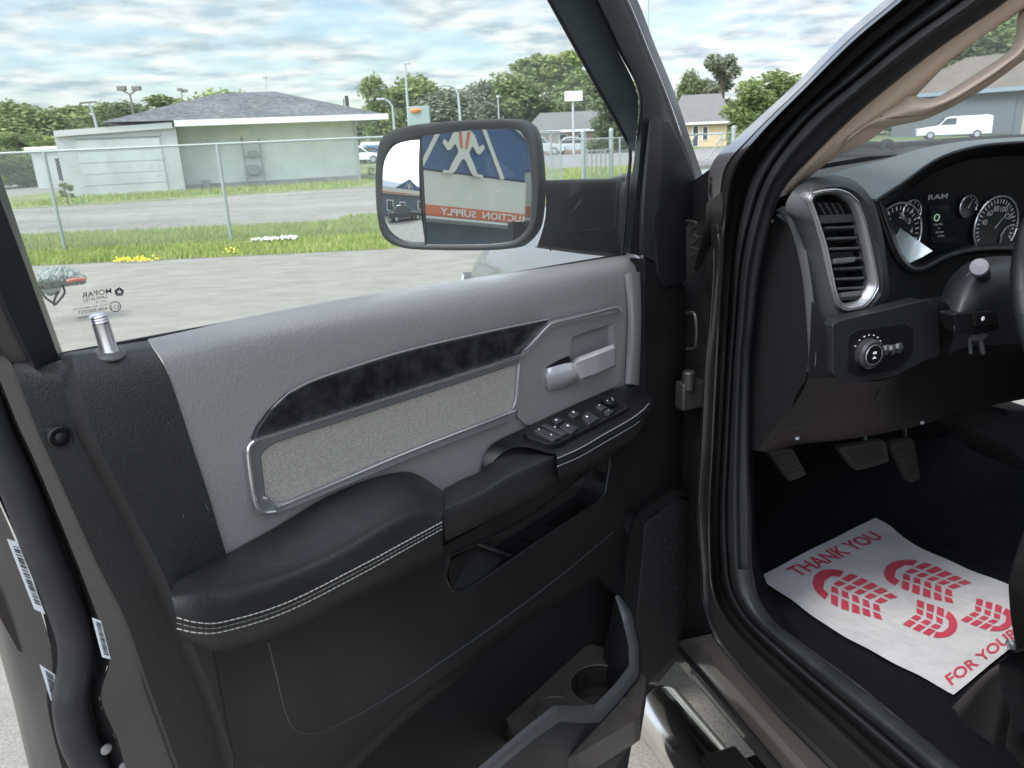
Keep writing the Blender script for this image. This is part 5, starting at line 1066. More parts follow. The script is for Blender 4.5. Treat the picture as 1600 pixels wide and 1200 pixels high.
# front wheel arch, wheel, hood and cowl
hood_ = [TP([(.02, .0, 1.50), (.05, .03, 1.56), (.1, .2, 1.585), (.12, .9, 1.61), (.1, 1.6, 1.585), (.02, 1.78, 1.5)]),
        TP([(.7, -.03, 1.50), (.7, .03, 1.55), (.7, .2, 1.575), (.72, .9, 1.60), (.7, 1.6, 1.575), (.7, 1.8, 1.5)]),
        TP([(1.35, -.02, 1.46), (1.35, .05, 1.51), (1.35, .2, 1.53), (1.4, .9, 1.55), (1.35, 1.6, 1.53), (1.35, 1.8, 1.46)]),
        TP([(1.5, .1, 1.30), (1.52, .15, 1.35), (1.52, .3, 1.38), (1.55, .9, 1.40), (1.52, 1.5, 1.38), (1.5, 1.7, 1.30)])]
hood = [TP([(.05, -.05, 1.28), (.05, -.045, 1.40), (.05, -.01, 1.50), (.05, .05, 1.59), (.05, .15, 1.655), (.05, .4, 1.695), (.06, .9, 1.705), (.05, 1.45, 1.69), (.05, 1.75, 1.6), (.05, 1.85, 1.3)]),
        TP([(.7, -.06, 1.28), (.7, -.055, 1.36), (.7, -.02, 1.44), (.7, .06, 1.52), (.7, .2, 1.59), (.7, .5, 1.65), (.7, .9, 1.67), (.7, 1.4, 1.64), (.7, 1.7, 1.55), (.7, 1.86, 1.28)]),
        TP([(1.25, -.04, 1.22), (1.25, -.035, 1.29), (1.25, .01, 1.37), (1.25, .09, 1.44), (1.25, .25, 1.52), (1.3, .55, 1.595), (1.32, .9, 1.62), (1.3, 1.35, 1.59), (1.25, 1.65, 1.5), (1.25, 1.84, 1.22)]),
        TP([(1.38, .0, 1.10), (1.4, .01, 1.18), (1.42, .05, 1.26), (1.45, .12, 1.33), (1.48, .3, 1.42), (1.5, .55, 1.49), (1.5, .9, 1.52), (1.5, 1.35, 1.49), (1.45, 1.6, 1.4), (1.4, 1.8, 1.10)]),
        TP([(1.40, .02, .80), (1.42, .03, 1.0), (1.46, .08, 1.1), (1.5, .15, 1.15), (1.54, .3, 1.2), (1.56, .55, 1.22), (1.56, .9, 1.25), (1.56, 1.35, 1.22), (1.5, 1.6, 1.15), (1.42, 1.78, .80)])]
obj('hood', loft(hood, 50, across=6), pm('hood_paint_sheen', (.26, .245, .245), .42, .6, coat=1, bump=('noise', 3, .15, .02)), angle=40, **tset)  # far paler than the brown body: reflected sky is put into the colour
obj('headlight', loft([TP([(1.26, -.055, 1.30), (1.38, -.02, 1.29), (1.48, .1, 1.26)]), TP([(1.27, -.065, 1.22), (1.40, -.03, 1.20), (1.5, .1, 1.18)]), TP([(1.27, -.06, 1.12), (1.41, -.02, 1.11), (1.5, .1, 1.10)])], 16, across=3), pm('lamp_glass', (.7, .72, .74), .1), **tset)
obj('fender', plate(TP([(-.02, -.035, .62), (.05, -.035, 1.29), (1.25, -.03, 1.23), (1.36, -.0, 1.12), (1.38, .0, .75), (1.35, -.03, .7), (1.2, -.03, 1.0), (.95, -.03, 1.12), (.65, -.03, 1.12), (.4, -.03, 1.0), (.28, -.03, .62)]), TI*.05), m_brown, smooth=False, **tset)
obj('cowl', plate(TP([(.06, .1, 1.625), (.06, 1.65, 1.625), (-.03, 1.62, 1.605), (-.03, .12, 1.605)]), -Z*.03), m_plast, smooth=False, **tset)
w_ = obj('front_wheel', lathe(T(.80, -.0, .42), TI, [(.30, 0), (.40, .02), (.42, .06), (.42, .2), (.38, .26)], 40), pm('tyre', (.03, .03, .03), .8), **tset)
obj('wheel_rim', lathe(T(.80, -.015, .42), TI, [(.05, 0), (.24, .02), (.26, .0), (.27, .05)], 30), pm('rim', (.5, .5, .52), .3, .8), parent=w_)
wind = [T(.0, .10, 1.61), T(.0, 1.65, 1.61), T(-.62, 1.58, 1.93), T(-.62, .16, 1.93)]
obj('windshield', (wind, [(0, 1, 2, 3)]), glass('windshield_glass', (.86, .93, .90), .06, .12), smooth=False, **tset)
wp = [T(.06, .55, 1.60), T(.03, .75, 1.615), T(-.03, 1.2, 1.63)]
obj('wiper', cat(tube([X(1322, 236, .03), X(1348, 226, .03), X(1395, 226, .03), X(1470, 222, .03)], .006, 6), tube([X(1376, 232, .03), X(1384, 222, .03), X(1398, 230, .03)], .008, 6)), m_smooth, **tset)
# beige inner pillar and grab handle
m_beige = pm('beige_trim', (.56, .44, .35), .6, bump=('noise', 500, .12, .0006))
c3t = [(1700, -100), (1576, 0), (1460, 81), (1350, 169), (1280, 235), (1222, 300)]
bgt = [(1712, -70), (1601, 10), (1487, 90), (1376, 178), (1296, 240), (1230, 302)]
bge = [(1712, -66), (1601, 14), (1487, 94), (1372, 210), (1304, 246), (1234, 304)]
obj('pillar_trim', loft([ws_(c3t, .084), ws_(lerpc(c3t, bgt, .5), .088), ws_(bgt, .10), ws_(bge, .13)], 50), m_beige, angle=50, **tset)
hi_ = [(1335, 200), (1372, 178), (1400, 160), (1418, 146), (1434, 151), (1449, 154), (1466, 151), (1520, 118), (1572, 83), (1584, 68), (1588, 45), (1590, 25), (1600, 12), (1640, -20)]
ho2 = [(1312, 236), (1350, 207), (1392, 198), (1432, 190), (1452, 184), (1478, 172), (1510, 155), (1542, 136), (1588, 103), (1612, 84), (1640, 62), (1660, 44), (1690, 22), (1730, -10)]
obj('grab_handle', loft([ws_(hi_, .125), ws_(lerpc(hi_, ho2, .12), .105), ws_(lerpc(hi_, ho2, .45), .092), ws_(lerpc(hi_, ho2, .75), .100), ws_(ho2, .125), ws_(lerpc(hi_, ho2, .5), .14), ws_(hi_, .125)], 70, across=4), m_beige, angle=60, **tset)
obj('handle_seam', tube(ws_([(1376, 181), (1378, 184), (1400, 184), (1432, 181), (1449, 178), (1480, 163), (1510, 144), (1560, 112), (1600, 78), (1640, 45)], .0935), .0009, 5), pm('seam_brown', (.10, .07, .06), .7), **tset)
# ================================================================ dashboard
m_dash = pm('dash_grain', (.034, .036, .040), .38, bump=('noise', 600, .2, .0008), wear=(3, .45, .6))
m_dash_sheen = pm('dash_top_sheen', (.13, .137, .14), .36, bump=('noise', 600, .2, .0008), wear=(3, .32, .5))  # lighter copy of the dash plastic, windshield sheen put into the colour
m_dashd = pm('dash_dark', (.010, .0105, .0115), .5, spec=.3, bump=('noise', 600, .2, .0008))
top_f = [(1318, 300), (1372, 311), (1412, 285), (1462, 250), (1512, 232), (1562, 224.5), (1640, 222), (1750, 232)]
top_m = [(1285, 276), (1330, 262), (1380, 250), (1440, 232), (1505, 221), (1560, 216.5), (1640, 214), (1750, 222)]
dash = obj('dashboard', loft([[X(x, y, -.265) for x, y in top_f], [X(x, y-2, -.262) for x, y in top_f], [X(x, y, -.18) for x, y in top_m], TP([(.06, .14, 1.56), (.07, .3, 1.565), (.07, .5, 1.57), (.07, .8, 1.57), (.07, 1.0, 1.57), (.07, 1.2, 1.57), (.07, 1.4, 1.57), (.07, 1.65, 1.57)])], 60), m_dash_sheen, angle=60, **tset)
hset = dict(parent=dash)
obj('defrost_strip', loft([[X(x, y, -.15) for x, y in [(1262, 262), (1300, 254), (1340, 247), (1400, 236)]], [X(x, y, -.15) for x, y in [(1258, 270), (1300, 261), (1345, 254), (1402, 243)]]], 20), m_dashd, **hset)
# cluster brow rim and recess
brow = [(1366, 316), (1372, 311), (1412, 285), (1462, 250), (1512, 232), (1562, 224.5), (1640, 222), (1750, 232)]
obj('brow_rim', tube([X(x, y+1, -.268) for x, y in brow], .0035, 8), m_smooth, **hset)
rec0 = [(1372, 312), (1412, 286), (1462, 251), (1512, 233), (1562, 226), (1640, 224), (1730, 232), (1740, 395), (1640, 392), (1600, 388), (1556, 387), (1512, 390), (1475, 400), (1448, 414), (1430, 420), (1416, 414), (1402, 396), (1388, 360)]
rec1 = [(1384, 322), (1418, 298), (1464, 268), (1512, 250), (1562, 244), (1640, 242), (1720, 248), (1725, 385), (1640, 383), (1600, 381), (1556, 379), (1512, 383), (1478, 393), (1450, 405), (1432, 410), (1420, 404), (1408, 390), (1396, 358)]
obj('cluster_hood', loft([[X(x, y, -.266) for x, y in rec0], [X(x, y, -.20) for x, y in rec1]], 80, False, True), m_dashd, angle=60, **hset)
obj('gauge_cluster', plate([X(x, y, -.198) for x, y in rec1], TF*.01), pm('cluster_black', (.004, .005, .008), .45, spec=.15), smooth=False, **hset)
m_silver = pm('ring_silver', (.55, .56, .58), .25, .85); m_num = emis('gauge_white', (.6, .66, .72), .16)
def gauge(x, y, r, a0, a1, ticks, nums, need, name='gauge', rw=.0022, full=False):
    c_ = X(x, y, -.200); e = (X(x+1, y, -.200)-c_).length*r
    g = obj(name, lathe(c_, -TF, [(e*.98, .0), (e*.98, .002), (e*.8, .0005), (.001, .0003)], 40), pm('dial_black', (.010, .010, .012), .35), **hset)
    arc = [c_-TF*.003+(TI*math.cos(a)+Z*math.sin(a))*e for a in [math.radians(a0+(a1-a0)*k/40) for k in range(41)]]
    obj('gauge_ring', tube(arc, rw, 8, False), m_silver, parent=g)
    tk = []
    for k in range(ticks):
        a = math.radians(a0+(a1-a0)*(k+.5)/ticks); d_ = TI*math.cos(a)+Z*math.sin(a); w = .0016 if k % 2 else .0024; n2 = d_.cross(TF)
        p, q = c_-TF*.0025+d_*e*.76, c_-TF*.0025+d_*e*(.9); ww = n2*w*.5*min(1, e/.03); tk.append(([p-ww, p+ww, q+ww, q-ww], [(0, 1, 2, 3)]))
    obj('gauge_ticks', cat(*tk), m_num, smooth=False, parent=g)
    for s_, a in nums:
        a = math.radians(a); p = c_-TF*.0028+(TI*math.cos(a)+Z*math.sin(a))*e*.58
        text('gauge_numerals', s_, p-Z*e*.07, TI, Z, e*.26, m_num, g)
    a = math.radians(need); d_ = TI*math.cos(a)+Z*math.sin(a); n2 = d_.cross(TF)*.0012
    obj('needle', ([c_-TF*.004-n2-d_*e*.1, c_-TF*.004+n2-d_*e*.1, c_-TF*.004+d_*e*.8], [(0, 1, 2)]), m_num, smooth=False, parent=g)
gauge(1400, 366, 37, 150, -30, 16, [('1', 130), ('2', 85), ('3', 40), ('4', 5)], 210)
gauge(1554, 353, 33, 215, -35, 26, [('80', 100), ('60', 130), ('100', 66), ('120', 28), ('40', 165)], 45)
gauge(1423, 331, 14, 215, -40, 8, [], 80, rw=.0016); gauge(1511, 323, 13, 200, -20, 8, [], 60, rw=.0014); gauge(1575, 371, 13.5, 240, -60, 8, [], 100, rw=.0022)
text('cluster_badge', 'RAM', X(1465, 311, -.204), TI, Z, .0125, pm('badge_grey', (.42, .43, .45), .4, .5), dash, sx=1.9, bold=.02)
obj('info_display', plate([X(x, y, -.201) for x, y in [(1452, 322), (1482, 320), (1493, 378), (1456, 380)]], TF*.002), pm('screen_dark', (.012, .014, .018), .12), smooth=False, **hset)
m_tx = emis('screen_text', (.55, .65, .7), .18)
text('screen_words', 'Key Not', X(1466, 352, -.203), TI, Z, .006, m_tx, dash); text('screen_words', 'In', X(1467, 358, -.203), TI, Z, .006, m_tx, dash)
text('screen_words', 'Position', X(1468, 364, -.203), TI, Z, .006, m_tx, dash); text('screen_words', 'to Run', X(1470, 370, -.203), TI, Z, .006, m_tx, dash)
obj('screen_icon', tube([X(1464, 340, -.203)+(TI*math.cos(a)+Z*math.sin(a))*.0058 for a in [k*math.tau/20 for k in range(20)]], .0009, 5, False, True, cap=False), emis('icon_green', (.45, .75, .5), .35), smooth=False, **hset)
# added mirror plate for the bright patch reflected low left, tilted to the sky
fp_ = [(1385, 341), (1457, 392), (1440, 402), (1421, 411), (1408, 396), (1397, 380)]
cc = X(1420, 380, -.222); dview = (cc-CP).normalized(); want = (hv(238)*math.cos(math.radians(30))+Z*math.sin(math.radians(30))); nn = (want-dview).normalized()
obj('reflection_plate', ([onp(x, y, cc, nn) for x, y in fp_], [tuple(range(6))]), pm('reflection_metal', (.62, .70, .68), .3, 1.0, bump=('noise', 90, .12, .002)), smooth=False, **hset)
# vent pod
pod = [(1228, 316), (1240, 296), (1262, 280), (1300, 277), (1330, 284), (1352, 297), (1368, 318), (1376, 350), (1382, 380), (1386, 430), (1390, 470), (1372, 494), (1350, 504), (1312, 510), (1296, 520), (1284, 545), (1275, 540), (1272, 500), (1266, 438), (1256, 385), (1240, 345), (1226, 330)]
vo = [(1257, 308), (1262, 300), (1282, 295), (1307, 293), (1325, 299), (1340, 312), (1350, 340), (1360, 380), (1371, 432), (1373, 450), (1361, 470), (1349, 482), (1320, 487), (1307, 481), (1299, 457), (1284, 385), (1265, 325)]
vi = [(1270, 315), (1276, 307), (1288, 304), (1303, 303), (1314, 306), (1331, 320), (1340, 343), (1349, 383), (1358, 428), (1360, 442), (1352, 460), (1342, 471), (1322, 476), (1313, 470), (1307, 452), (1294, 385), (1275, 328)]
pf = -.275
podo = rnd([X(x, y, pf+.02) for x, y in pod], .3, 2); podi = [X(720+(x-720), y, pf) for x, y in vo]
Oa = resample(podo, 120, False, True); Ia = resample(rnd(podi, .2, 2), 120, False, True)
k0 = min(range(120), key=lambda i: (Oa[i]-Ia[0]).length); Oa = Oa[k0:]+Oa[:k0]
cen = sum(Ia, V((0, 0, 0)))/120
def an2(p): d = p-cen; return math.atan2(d.z, d.dot(TI)*1.8)
Oa.sort(key=an2); Ia.sort(key=an2)
md = [a.lerp(b, .35)-TF*.012 for a, b in zip(Oa, Ia)]; md2 = [a.lerp(b, .82)-TF*.010 for a, b in zip(Oa, Ia)]
obj('vent_pod', loft([[p+TF*.05+TI*.05 for p in Oa], Oa, md, md2, [p+TF*.0 for p in Ia]], 120, False, True), m_dash, angle=60, **hset)
vO = rnd([X(x, y, pf-.006) for x, y in vo], .3, 3); vI = rnd([X(x, y, pf-.004) for x, y in vi], .3, 3)
vM = [a.lerp(b, .5)-TF*.006 for a, b in zip(vO, vI)]
obj('vent_bezel', loft([[p+TF*.012 for p in vO], vO, vM, vI, [p+TF*.014 for p in vI]], 100, False, True), m_satin, angle=60, **hset)
obj('vent_trim_line', tube([a.lerp(b, .25)-TF*.0045 for a, b in zip(vO, vI)], .0012, 6, True, True, cap=False), m_chr, **hset)
vW = [a.lerp(b, 1.0) for a, b in zip(vO, vI)]
obj('vent_duct', loft([[p+TF*.006 for p in vI], [p+TF*.055 for p in vI]], 100, False, True, True), m_hole, smooth=False, **hset)
obj('vent_side_rail', loft([[X(x, y, -.272) for x, y in [(1339, 345), (1347, 385), (1356, 430), (1357, 444), (1348, 460)]], [X(x, y, -.262) for x, y in [(1333, 345), (1340, 385), (1348, 430), (1349, 444), (1342, 456)]]], 20), pm('rail_grey', (.06, .06, .065), .4), **hset)
def bar(x0, y0, x1, y1, h, f=-.268, d_=.022, mat=m_smooth, name='vent_slat', up=.35):
    a, b = X(x0, y0, f), X(x1, y1, f); hh_ = (X(x0, y0+h, f)-a)
    q = [a, b, b+hh_, a+hh_]; return obj(name, plate(q, TF*d_-Z*d_*up), mat, smooth=False, bevel=.0012, **hset)
bar(1281, 337, 1343, 334, 13, -.273, .012, m_dash, 'vent_crossbar', 0)
for k, (x0, x1, y) in enumerate([(1289, 1338, 352), (1293, 1341, 369), (1297, 1344, 385), (1301, 1347, 401), (1304, 1350, 416), (1307, 1352, 432), (1310, 1354, 447), (1314, 1350, 463)]):
    bar(x0, y+2, x1, y, 4.0, -.270, .03, pm('slat_black', (.07, .072, .076), .33))
for k in range(5):
    x = 1278+k*10; obj('vent_fin', plate([X(x, 317, -.255), X(x+3, 317, -.255), X(x+14, 336, -.255), X(x+11, 336, -.255)], TF*.02), pm('slat_black', (.022, .023, .026), .33), smooth=False, **hset)
bar(1304, 404, 1337, 401, 8, -.278, .012, m_satin, 'vent_knob'); bar(1299, 395, 1333, 393, 8, -.274, .012, m_smooth, 'knob_stem')
bar(1316, 457, 1346, 454, 8, -.277, .012, pm('knob_grey', (.12, .12, .13), .35), 'vent_knob')
# left end cap of the dash along the body side, with its light edging
obj('dash_end_cap', plate(SL([(1190, 395), (1212, 335), (1228, 348), (1243, 385), (1255, 450), (1262, 515), (1264, 565), (1258, 595), (1221, 650), (1184, 705), (1168, 700), (1172, 560), (1180, 480)], .088), TI*.02), m_dashd, smooth=False, **hset)
e1c = [(1213, 328), (1229, 342), (1244, 380), (1256, 440), (1262, 505), (1265, 562), (1262, 580)]
e2c = [(1222, 322), (1240, 338), (1256, 378), (1267, 438), (1273, 505), (1275, 564), (1268, 584)]
obj('dash_edging', loft([SL([(x-2, y, .09) for x, y in e1c]), SL([(x, y, .080) for x, y in e1c]), SL([(x, y, .080) for x, y in e2c]), SL([(x+3, y, .10) for x, y in e2c])], 50), pm('edge_grey', (.09, .09, .092), .45), angle=50, **hset)
# lower dash: switch panel and knee panel
low = [[X(x, y, -.285) for x, y in [(1268, 470), (1300, 500), (1380, 482), (1447, 466), (1500, 462), (1560, 462), (1660, 462)]],
       [X(x, y, -.30) for x, y in [(1266, 520), (1300, 520), (1380, 500), (1452, 484), (1500, 482), (1560, 482), (1660, 482)]],
       [X(x, y, -.30) for x, y in [(1262, 592), (1305, 590), (1350, 597), (1400, 589), (1450, 562), (1520, 550), (1660, 545)]],
       [X(x, y, -.27) for x, y in [(1256, 606), (1300, 606), (1350, 610), (1402, 602), (1452, 574), (1520, 562), (1660, 556)]],
       [X(x, y, -.20) for x, y in [(1225, 660), (1270, 668), (1330, 668), (1390, 660), (1450, 645), (1520, 625), (1660, 600)]],
       [X(x, y, -.15) for x, y in [(1186, 704), (1230, 692), (1300, 686), (1370, 678), (1440, 664), (1520, 640), (1660, 612)]],
       [X(x, y, -.05) for x, y in [(1200, 708), (1240, 696), (1310, 688), (1375, 678), (1440, 662), (1520, 638), (1660, 610)]]]
obj('knee_panel', loft(low, 50), m_dashd, angle=30, **hset)
obj('dash_mid', plate([X(x, y, -.262) for x, y in [(1366, 316), (1378, 350), (1392, 395), (1410, 420), (1430, 428), (1460, 418), (1490, 402), (1540, 394), (1640, 396), (1660, 480), (1440, 480), (1380, 490), (1370, 470)]], TF*.02), m_dashd, smooth=False, bevel=.002, **hset)
obj('cluster_lip', tube([X(x, y, -.268) for x, y in [(1370, 316), (1384, 358), (1398, 394), (1413, 415), (1430, 423), (1450, 417), (1478, 402), (1514, 392), (1558, 389), (1600, 390), (1640, 393)]], .006, 10), m_smooth, **hset)
pnl = [(1301, 508), (1311, 501), (1380, 485), (1447, 468), (1466, 486), (1470, 556), (1450, 561), (1399, 589), (1348, 597), (1318, 596), (1301, 586)]
obj('switch_housing', plate(rnd([X(x, y, -.312) for x, y in pnl], .25, 3), TF*.03), pm('housing_black', (.016, .017, .019), .42, bump=('noise', 600, .2, .0008)), smooth=False, bevel=.004, seg=3, **hset)
pin_ = [(1327, 524), (1338, 516), (1416, 505), (1427, 514), (1426, 553), (1404, 577), (1343, 588), (1324, 581)]
obj('light_switch_panel', plate(rnd([X(x, y, -.3135) for x, y in pin_], .25, 3), TF*.01), m_smooth, smooth=False, bevel=.001, **hset)
kc = X(1354, 551, -.314); kr = (X(1372, 551, -.314)-kc).length
kn = obj('light_knob', lathe(kc, -TF, [(kr, 0), (kr, .012), (kr*.86, .016), (kr*.66, .016)], 32), pm('knob_body', (.03, .03, .033), .35), **hset)
k2 = kc-TF*.016; obj('knob_ring', tube([k2+(TI*math.cos(a)+Z*math.sin(a))*kr*.66 for a in [k*math.tau/32 for k in range(32)]], .0011, 6, False, True, cap=False), m_silver, parent=kn)
obj('knob_cap', lathe(k2, -TF, [(kr*.62, -.002), (kr*.62, .001), (.001, .0015)], 28), m_smooth, parent=kn)
obj('knob_symbols', cat(plate([k2-TF*.002+TI*a+Z*b for a, b in ((-.004, .002), (.004, .002), (.003, .006), (-.003, .006))], TF*.0005), plate([k2-TF*.002+TI*a+Z*b for a, b in ((-.004, -.006), (.004, -.006), (0, -.002))], TF*.0005)), m_mark, smooth=False, parent=kn)
marks = []
for a in (150, 128, 108, 90, 70, 52, 34):
    a_ = math.radians(a); p = kc+(TI*math.cos(a_)+Z*math.sin(a_))*kr*1.22-TF*.0015; marks.append(plate([p+TI*u+Z*v for u, v in ((-.0018, -.0009), (.0018, -.0009), (.0014, .001), (-.0014, .001))], TF*.0003))
obj('switch_marks', cat(*marks), m_mark, smooth=False, **hset)
for i, (x, y) in enumerate([(1383, 546), (1392, 546), (1402, 543)]):
    c_ = X(x, y, -.310); w_ = .004; r_ = (X(x, y+9, -.310)-c_).length
    obj('dimmer_wheel', lathe(c_-TI*w_, TI, [(r_*.9, 0), (r_, .001), (r_, w_*2-.001), (r_*.9, w_*2)], 20), pm('wheel_ribs', (.05, .05, .055), .35, bump=('wave', 300, .8, .002)), **hset)
    obj('dimmer_mark', plate([X(x-2, y-6, -.326), X(x+2.4, y-6, -.326), X(x+2.4, y+1, -.326), X(x-2, y+1, -.326)], TF*.0004), pm('mark_grey', (.35, .35, .36), .5), smooth=False, **hset)
obj('panel_creases', cat(tube([X(1306, 594, -.286), X(1295, 606, -.27), X(1280, 622, -.25)], .001, 5), tube([X(1386, 592, -.286), X(1375, 612, -.27), X(1362, 640, -.23)], .001, 5), tube([X(1236, 668, -.195), X(1290, 660, -.21), X(1340, 650, -.22)], .001, 5)), m_dash, **hset)
for x, y in ((1245, 684), (1440, 660)): obj('panel_clip', lathe(X(x, y, -.165), -TF+Z*.4, [(.0045, 0), (.0045, .002), (.002, .003)], 12), m_lab, **hset)
# column shroud, stalk, trailer brake switch, steering wheel
obj('column_shroud', loft([[X(x, y, -.30) for x, y in [(1468, 470), (1480, 440), (1505, 415), (1540, 402), (1600, 400), (1680, 402)]], [X(x, y, -.37) for x, y in [(1484, 480), (1496, 452), (1516, 430), (1548, 414), (1600, 408), (1680, 410)]],
                             [X(x, y, -.40) for x, y in [(1490, 520), (1505, 492), (1530, 470), (1560, 460), (1610, 455), (1680, 455)]], [X(x, y, -.36) for x, y in [(1480, 556), (1500, 545), (1530, 540), (1570, 538), (1620, 535), (1680, 535)]]], 40, across=4), m_dash, angle=60, **hset)
obj('switch_block', plate(rnd([X(x, y, -.405) for x, y in [(1490, 490), (1556, 484), (1564, 516), (1500, 520)]], .15, 2), TF*.03), m_smooth, smooth=False, bevel=.002, **hset)
obj('pedal_adjust_switch', plate([X(x, y, -.409) for x, y in [(1522, 488), (1552, 486), (1557, 508), (1524, 510)]], TF*.01), m_smooth, smooth=False, bevel=.001, **hset)
obj('switch_icon', lathe(X(1536, 498, -.4105), -TF, [(.004, 0), (.003, .0006)], 7), m_mark, smooth=False, **hset)
obj('release_lever', cat(tube([X(1514, 522, -.37), X(1517, 552, -.37)], .003, 6), tube([X(1530, 522, -.37), X(1536, 552, -.37)], .004, 6), box(X(1524, 524, -.37), .02, .03, .01, TF, TI)), pm('knob_grey', (.12, .12, .13), .35), **hset)
bt = X(1522, 446, -.36); sp0 = X(1540, 440, -.37); sp1 = X(1530, 417, -.42); ax_ = (sp1-sp0).normalized()
obj('stalk_boot', lathe(X(1524, 448, -.365), -TF+Z*.1, [(.030, 0), (.028, .006), (.016, .014)], 28), m_dash, **hset)
obj('wiper_stalk', lathe(sp0, ax_, [(.009, 0), (.010, (sp1-sp0).length*.4), (.0115, (sp1-sp0).length*.5), (.0125, (sp1-sp0).length*.8), (.0125, (sp1-sp0).length)], 24), m_smooth, **hset)
obj('stalk_cap', lathe(sp1, ax_, [(.0135, -.008), (.0135, .0), (.0125, .002), (.001, .003)], 24), pm('cap_grey', (.13, .13, .15), .35, bump=('noise', 800, .2, .0005)), **hset)
wc = X(1764, 484, -.50); wn = (-TF*math.cos(math.radians(25))+Z*math.sin(math.radians(25))); wu = wn.cross(TI).normalized(); rr_ = (X(1612, 484, -.50)-wc).length
wheel = obj('steering_wheel', tube([wc+(TI*math.cos(a)+wu*math.sin(a))*rr_ for a in [k*math.tau/48 for k in range(48)]], .0155, 14, False, True, cap=False), m_soft, **tset)
obj('wheel_hub', lathe(wc+wn*-.03, wn, [(.09, 0), (.085, .03), (.05, .045), (.001, .05)], 28), m_smooth, parent=wheel)
for a in (185, -5, 265): obj('wheel_spoke', tube([wc+(TI*math.cos(math.radians(a))+wu*math.sin(math.radians(a)))*k for k in (.06, rr_)], .014, 8, False), m_smooth, parent=wheel)
# pedals
m_ped = pm('pedal_rubber', (.045, .043, .042), .5, bump=('wave', 140, .5, .003))
def pedal(name, pts, f, arm_, lab=None):
    o = obj(name, plate(rnd([X(x, y, f) for x, y in pts], .15, 2), TF*.02), m_ped, smooth=False, bevel=.003, **tset)
    a0, a1, a2, a3 = [X(x, y, f-.001) for x, y in (pts[0], pts[1], pts[2], pts[3])]
    obj('pedal_ribs', cat(*[tube([a0.lerp(a3, t).lerp(a1.lerp(a2, t), .12), a0.lerp(a3, t).lerp(a1.lerp(a2, t), .88)], .0022, 5, False) for t in (.2, .35, .5, .65, .8)]), m_ped, parent=o)
    obj('pedal_arm', tube([X(arm_[0], arm_[1], f+.02), X(arm_[2], arm_[3], f+.10)], .009, 8, False), m_smooth, parent=o)
pedal('parking_brake_pedal', [(1200, 706), (1238, 700), (1262, 742), (1234, 753)], .05, (1225, 712, 1215, 660))
pedal('brake_pedal', [(1309, 700), (1384, 688), (1391, 722), (1338, 737)], .03, (1350, 705, 1345, 640))
pedal('accelerator_pedal', [(1391, 694), (1428, 684), (1439, 748), (1422, 756)], .06, (1412, 700, 1408, 640))
# seat edge, seat track cover, centre stack hint
obj('seat_cushion', loft([TP([(-.62, .30, .98), (-.60, .5, 1.0), (-.62, .78, .98)]), TP([(-.55, .28, .90), (-.53, .5, .90), (-.55, .80, .90)]), TP([(-.60, .28, .80), (-.58, .5, .80), (-.60, .80, .80)])], 20, across=3), m_soft, **tset)
sq = [(1600, 822), (1590, 850), (1580, 880), (1573, 915), (1576, 960), (1584, 1010), (1596, 1062), (1720, 1062), (1720, 822)]
obj('seat_side', plate(rnd([X(x, y, -.52) for x, y in sq], .2, 2), -TF*.5), m_plast, smooth=False, bevel=.01, seg=3, **tset)
obj('seat_track_cover', loft([[G(x, y, .69) for x, y in [(1440, 1210), (1470, 1130), (1500, 1092), (1540, 1052), (1576, 1028)]], [G(x, y, .72) for x, y in [(1470, 1230), (1500, 1140), (1528, 1090), (1560, 1054), (1590, 1034)]],
                               [G(x, y, .72) for x, y in [(1540, 1260), (1555, 1150), (1570, 1090), (1590, 1060), (1610, 1044)]], [G(x, y, .70) for x, y in [(1570, 1280), (1580, 1160), (1592, 1100), (1604, 1070), (1620, 1054)]], [G(x, y, .74) for x, y in [(1640, 1300), (1640, 1180), (1640, 1110), (1640, 1080), (1640, 1060)]]], 24, across=4), m_plast, **tset)
obj('seat_bolt', cat(lathe(G(1578, 1008, .70), Z-TF, [(.012, 0), (.012, .006), (.006, .008)], 6)), m_silver, **tset)
obj('center_console', plate(rnd([X(x, y, -.1) for x, y in [(1570, 645), (1640, 640), (1640, 760), (1590, 712), (1570, 690)]], .3, 3), TF*.2), pm('console_dark', (.03, .03, .035), .5), smooth=False, **tset)
# ================================================================ paper floor mat
mz = .672
mat_px = [(1183, 903), (1242, 872), (1305, 840), (1368, 808), (1392, 822), (1420, 848), (1470, 873), (1530, 897), (1582, 916), (1640, 940), (1640, 1010), (1580, 1020), (1545, 1036), (1515, 1050), (1490, 1084), (1446, 1060), (1395, 1036), (1340, 1006), (1290, 975), (1235, 937)]
c0, c1_, c2_, c3_ = G(1183, 903, mz), G(1372, 808, mz), G(1640, 940, mz), G(1490, 1084, mz)
left = resample([G(x, y, mz) for x, y in [(1183, 903), (1235, 937), (1290, 975), (1340, 1006), (1395, 1036), (1446, 1060), (1490, 1084)]], 50)
right = resample([G(x, y, mz) for x, y in [(1368, 808), (1392, 822), (1425, 850), (1480, 874), (1535, 897), (1582, 916), (1660, 948)]], 50)
rg = random.Random(2); gv = []
for j in range(50):
    r = []
    for i in range(40):
        p = left[j].lerp(right[j], i/39); z = .0020*math.sin(j*.23+i*.11)+.0008*math.sin(j*.61-i*.37+1)
        r.append(p+Z*z)
    gv.append(r)
mpaper = obj('paper_floor_mat', grid(gv), pm('paper', (.54, .54, .55), .8, bump=('noise', 40, .45, .006), var=(16, (.47, .47, .49), .45, .75)), None, smooth='all')
tag(mpaper, 'white disposable paper floor mat with red boot prints lying on the driver side carpet', 'floor mat')
m_redp = pm('print_red', (.50, .05, .085), .7, var=(60, (.54, .10, .13), .5, .8))
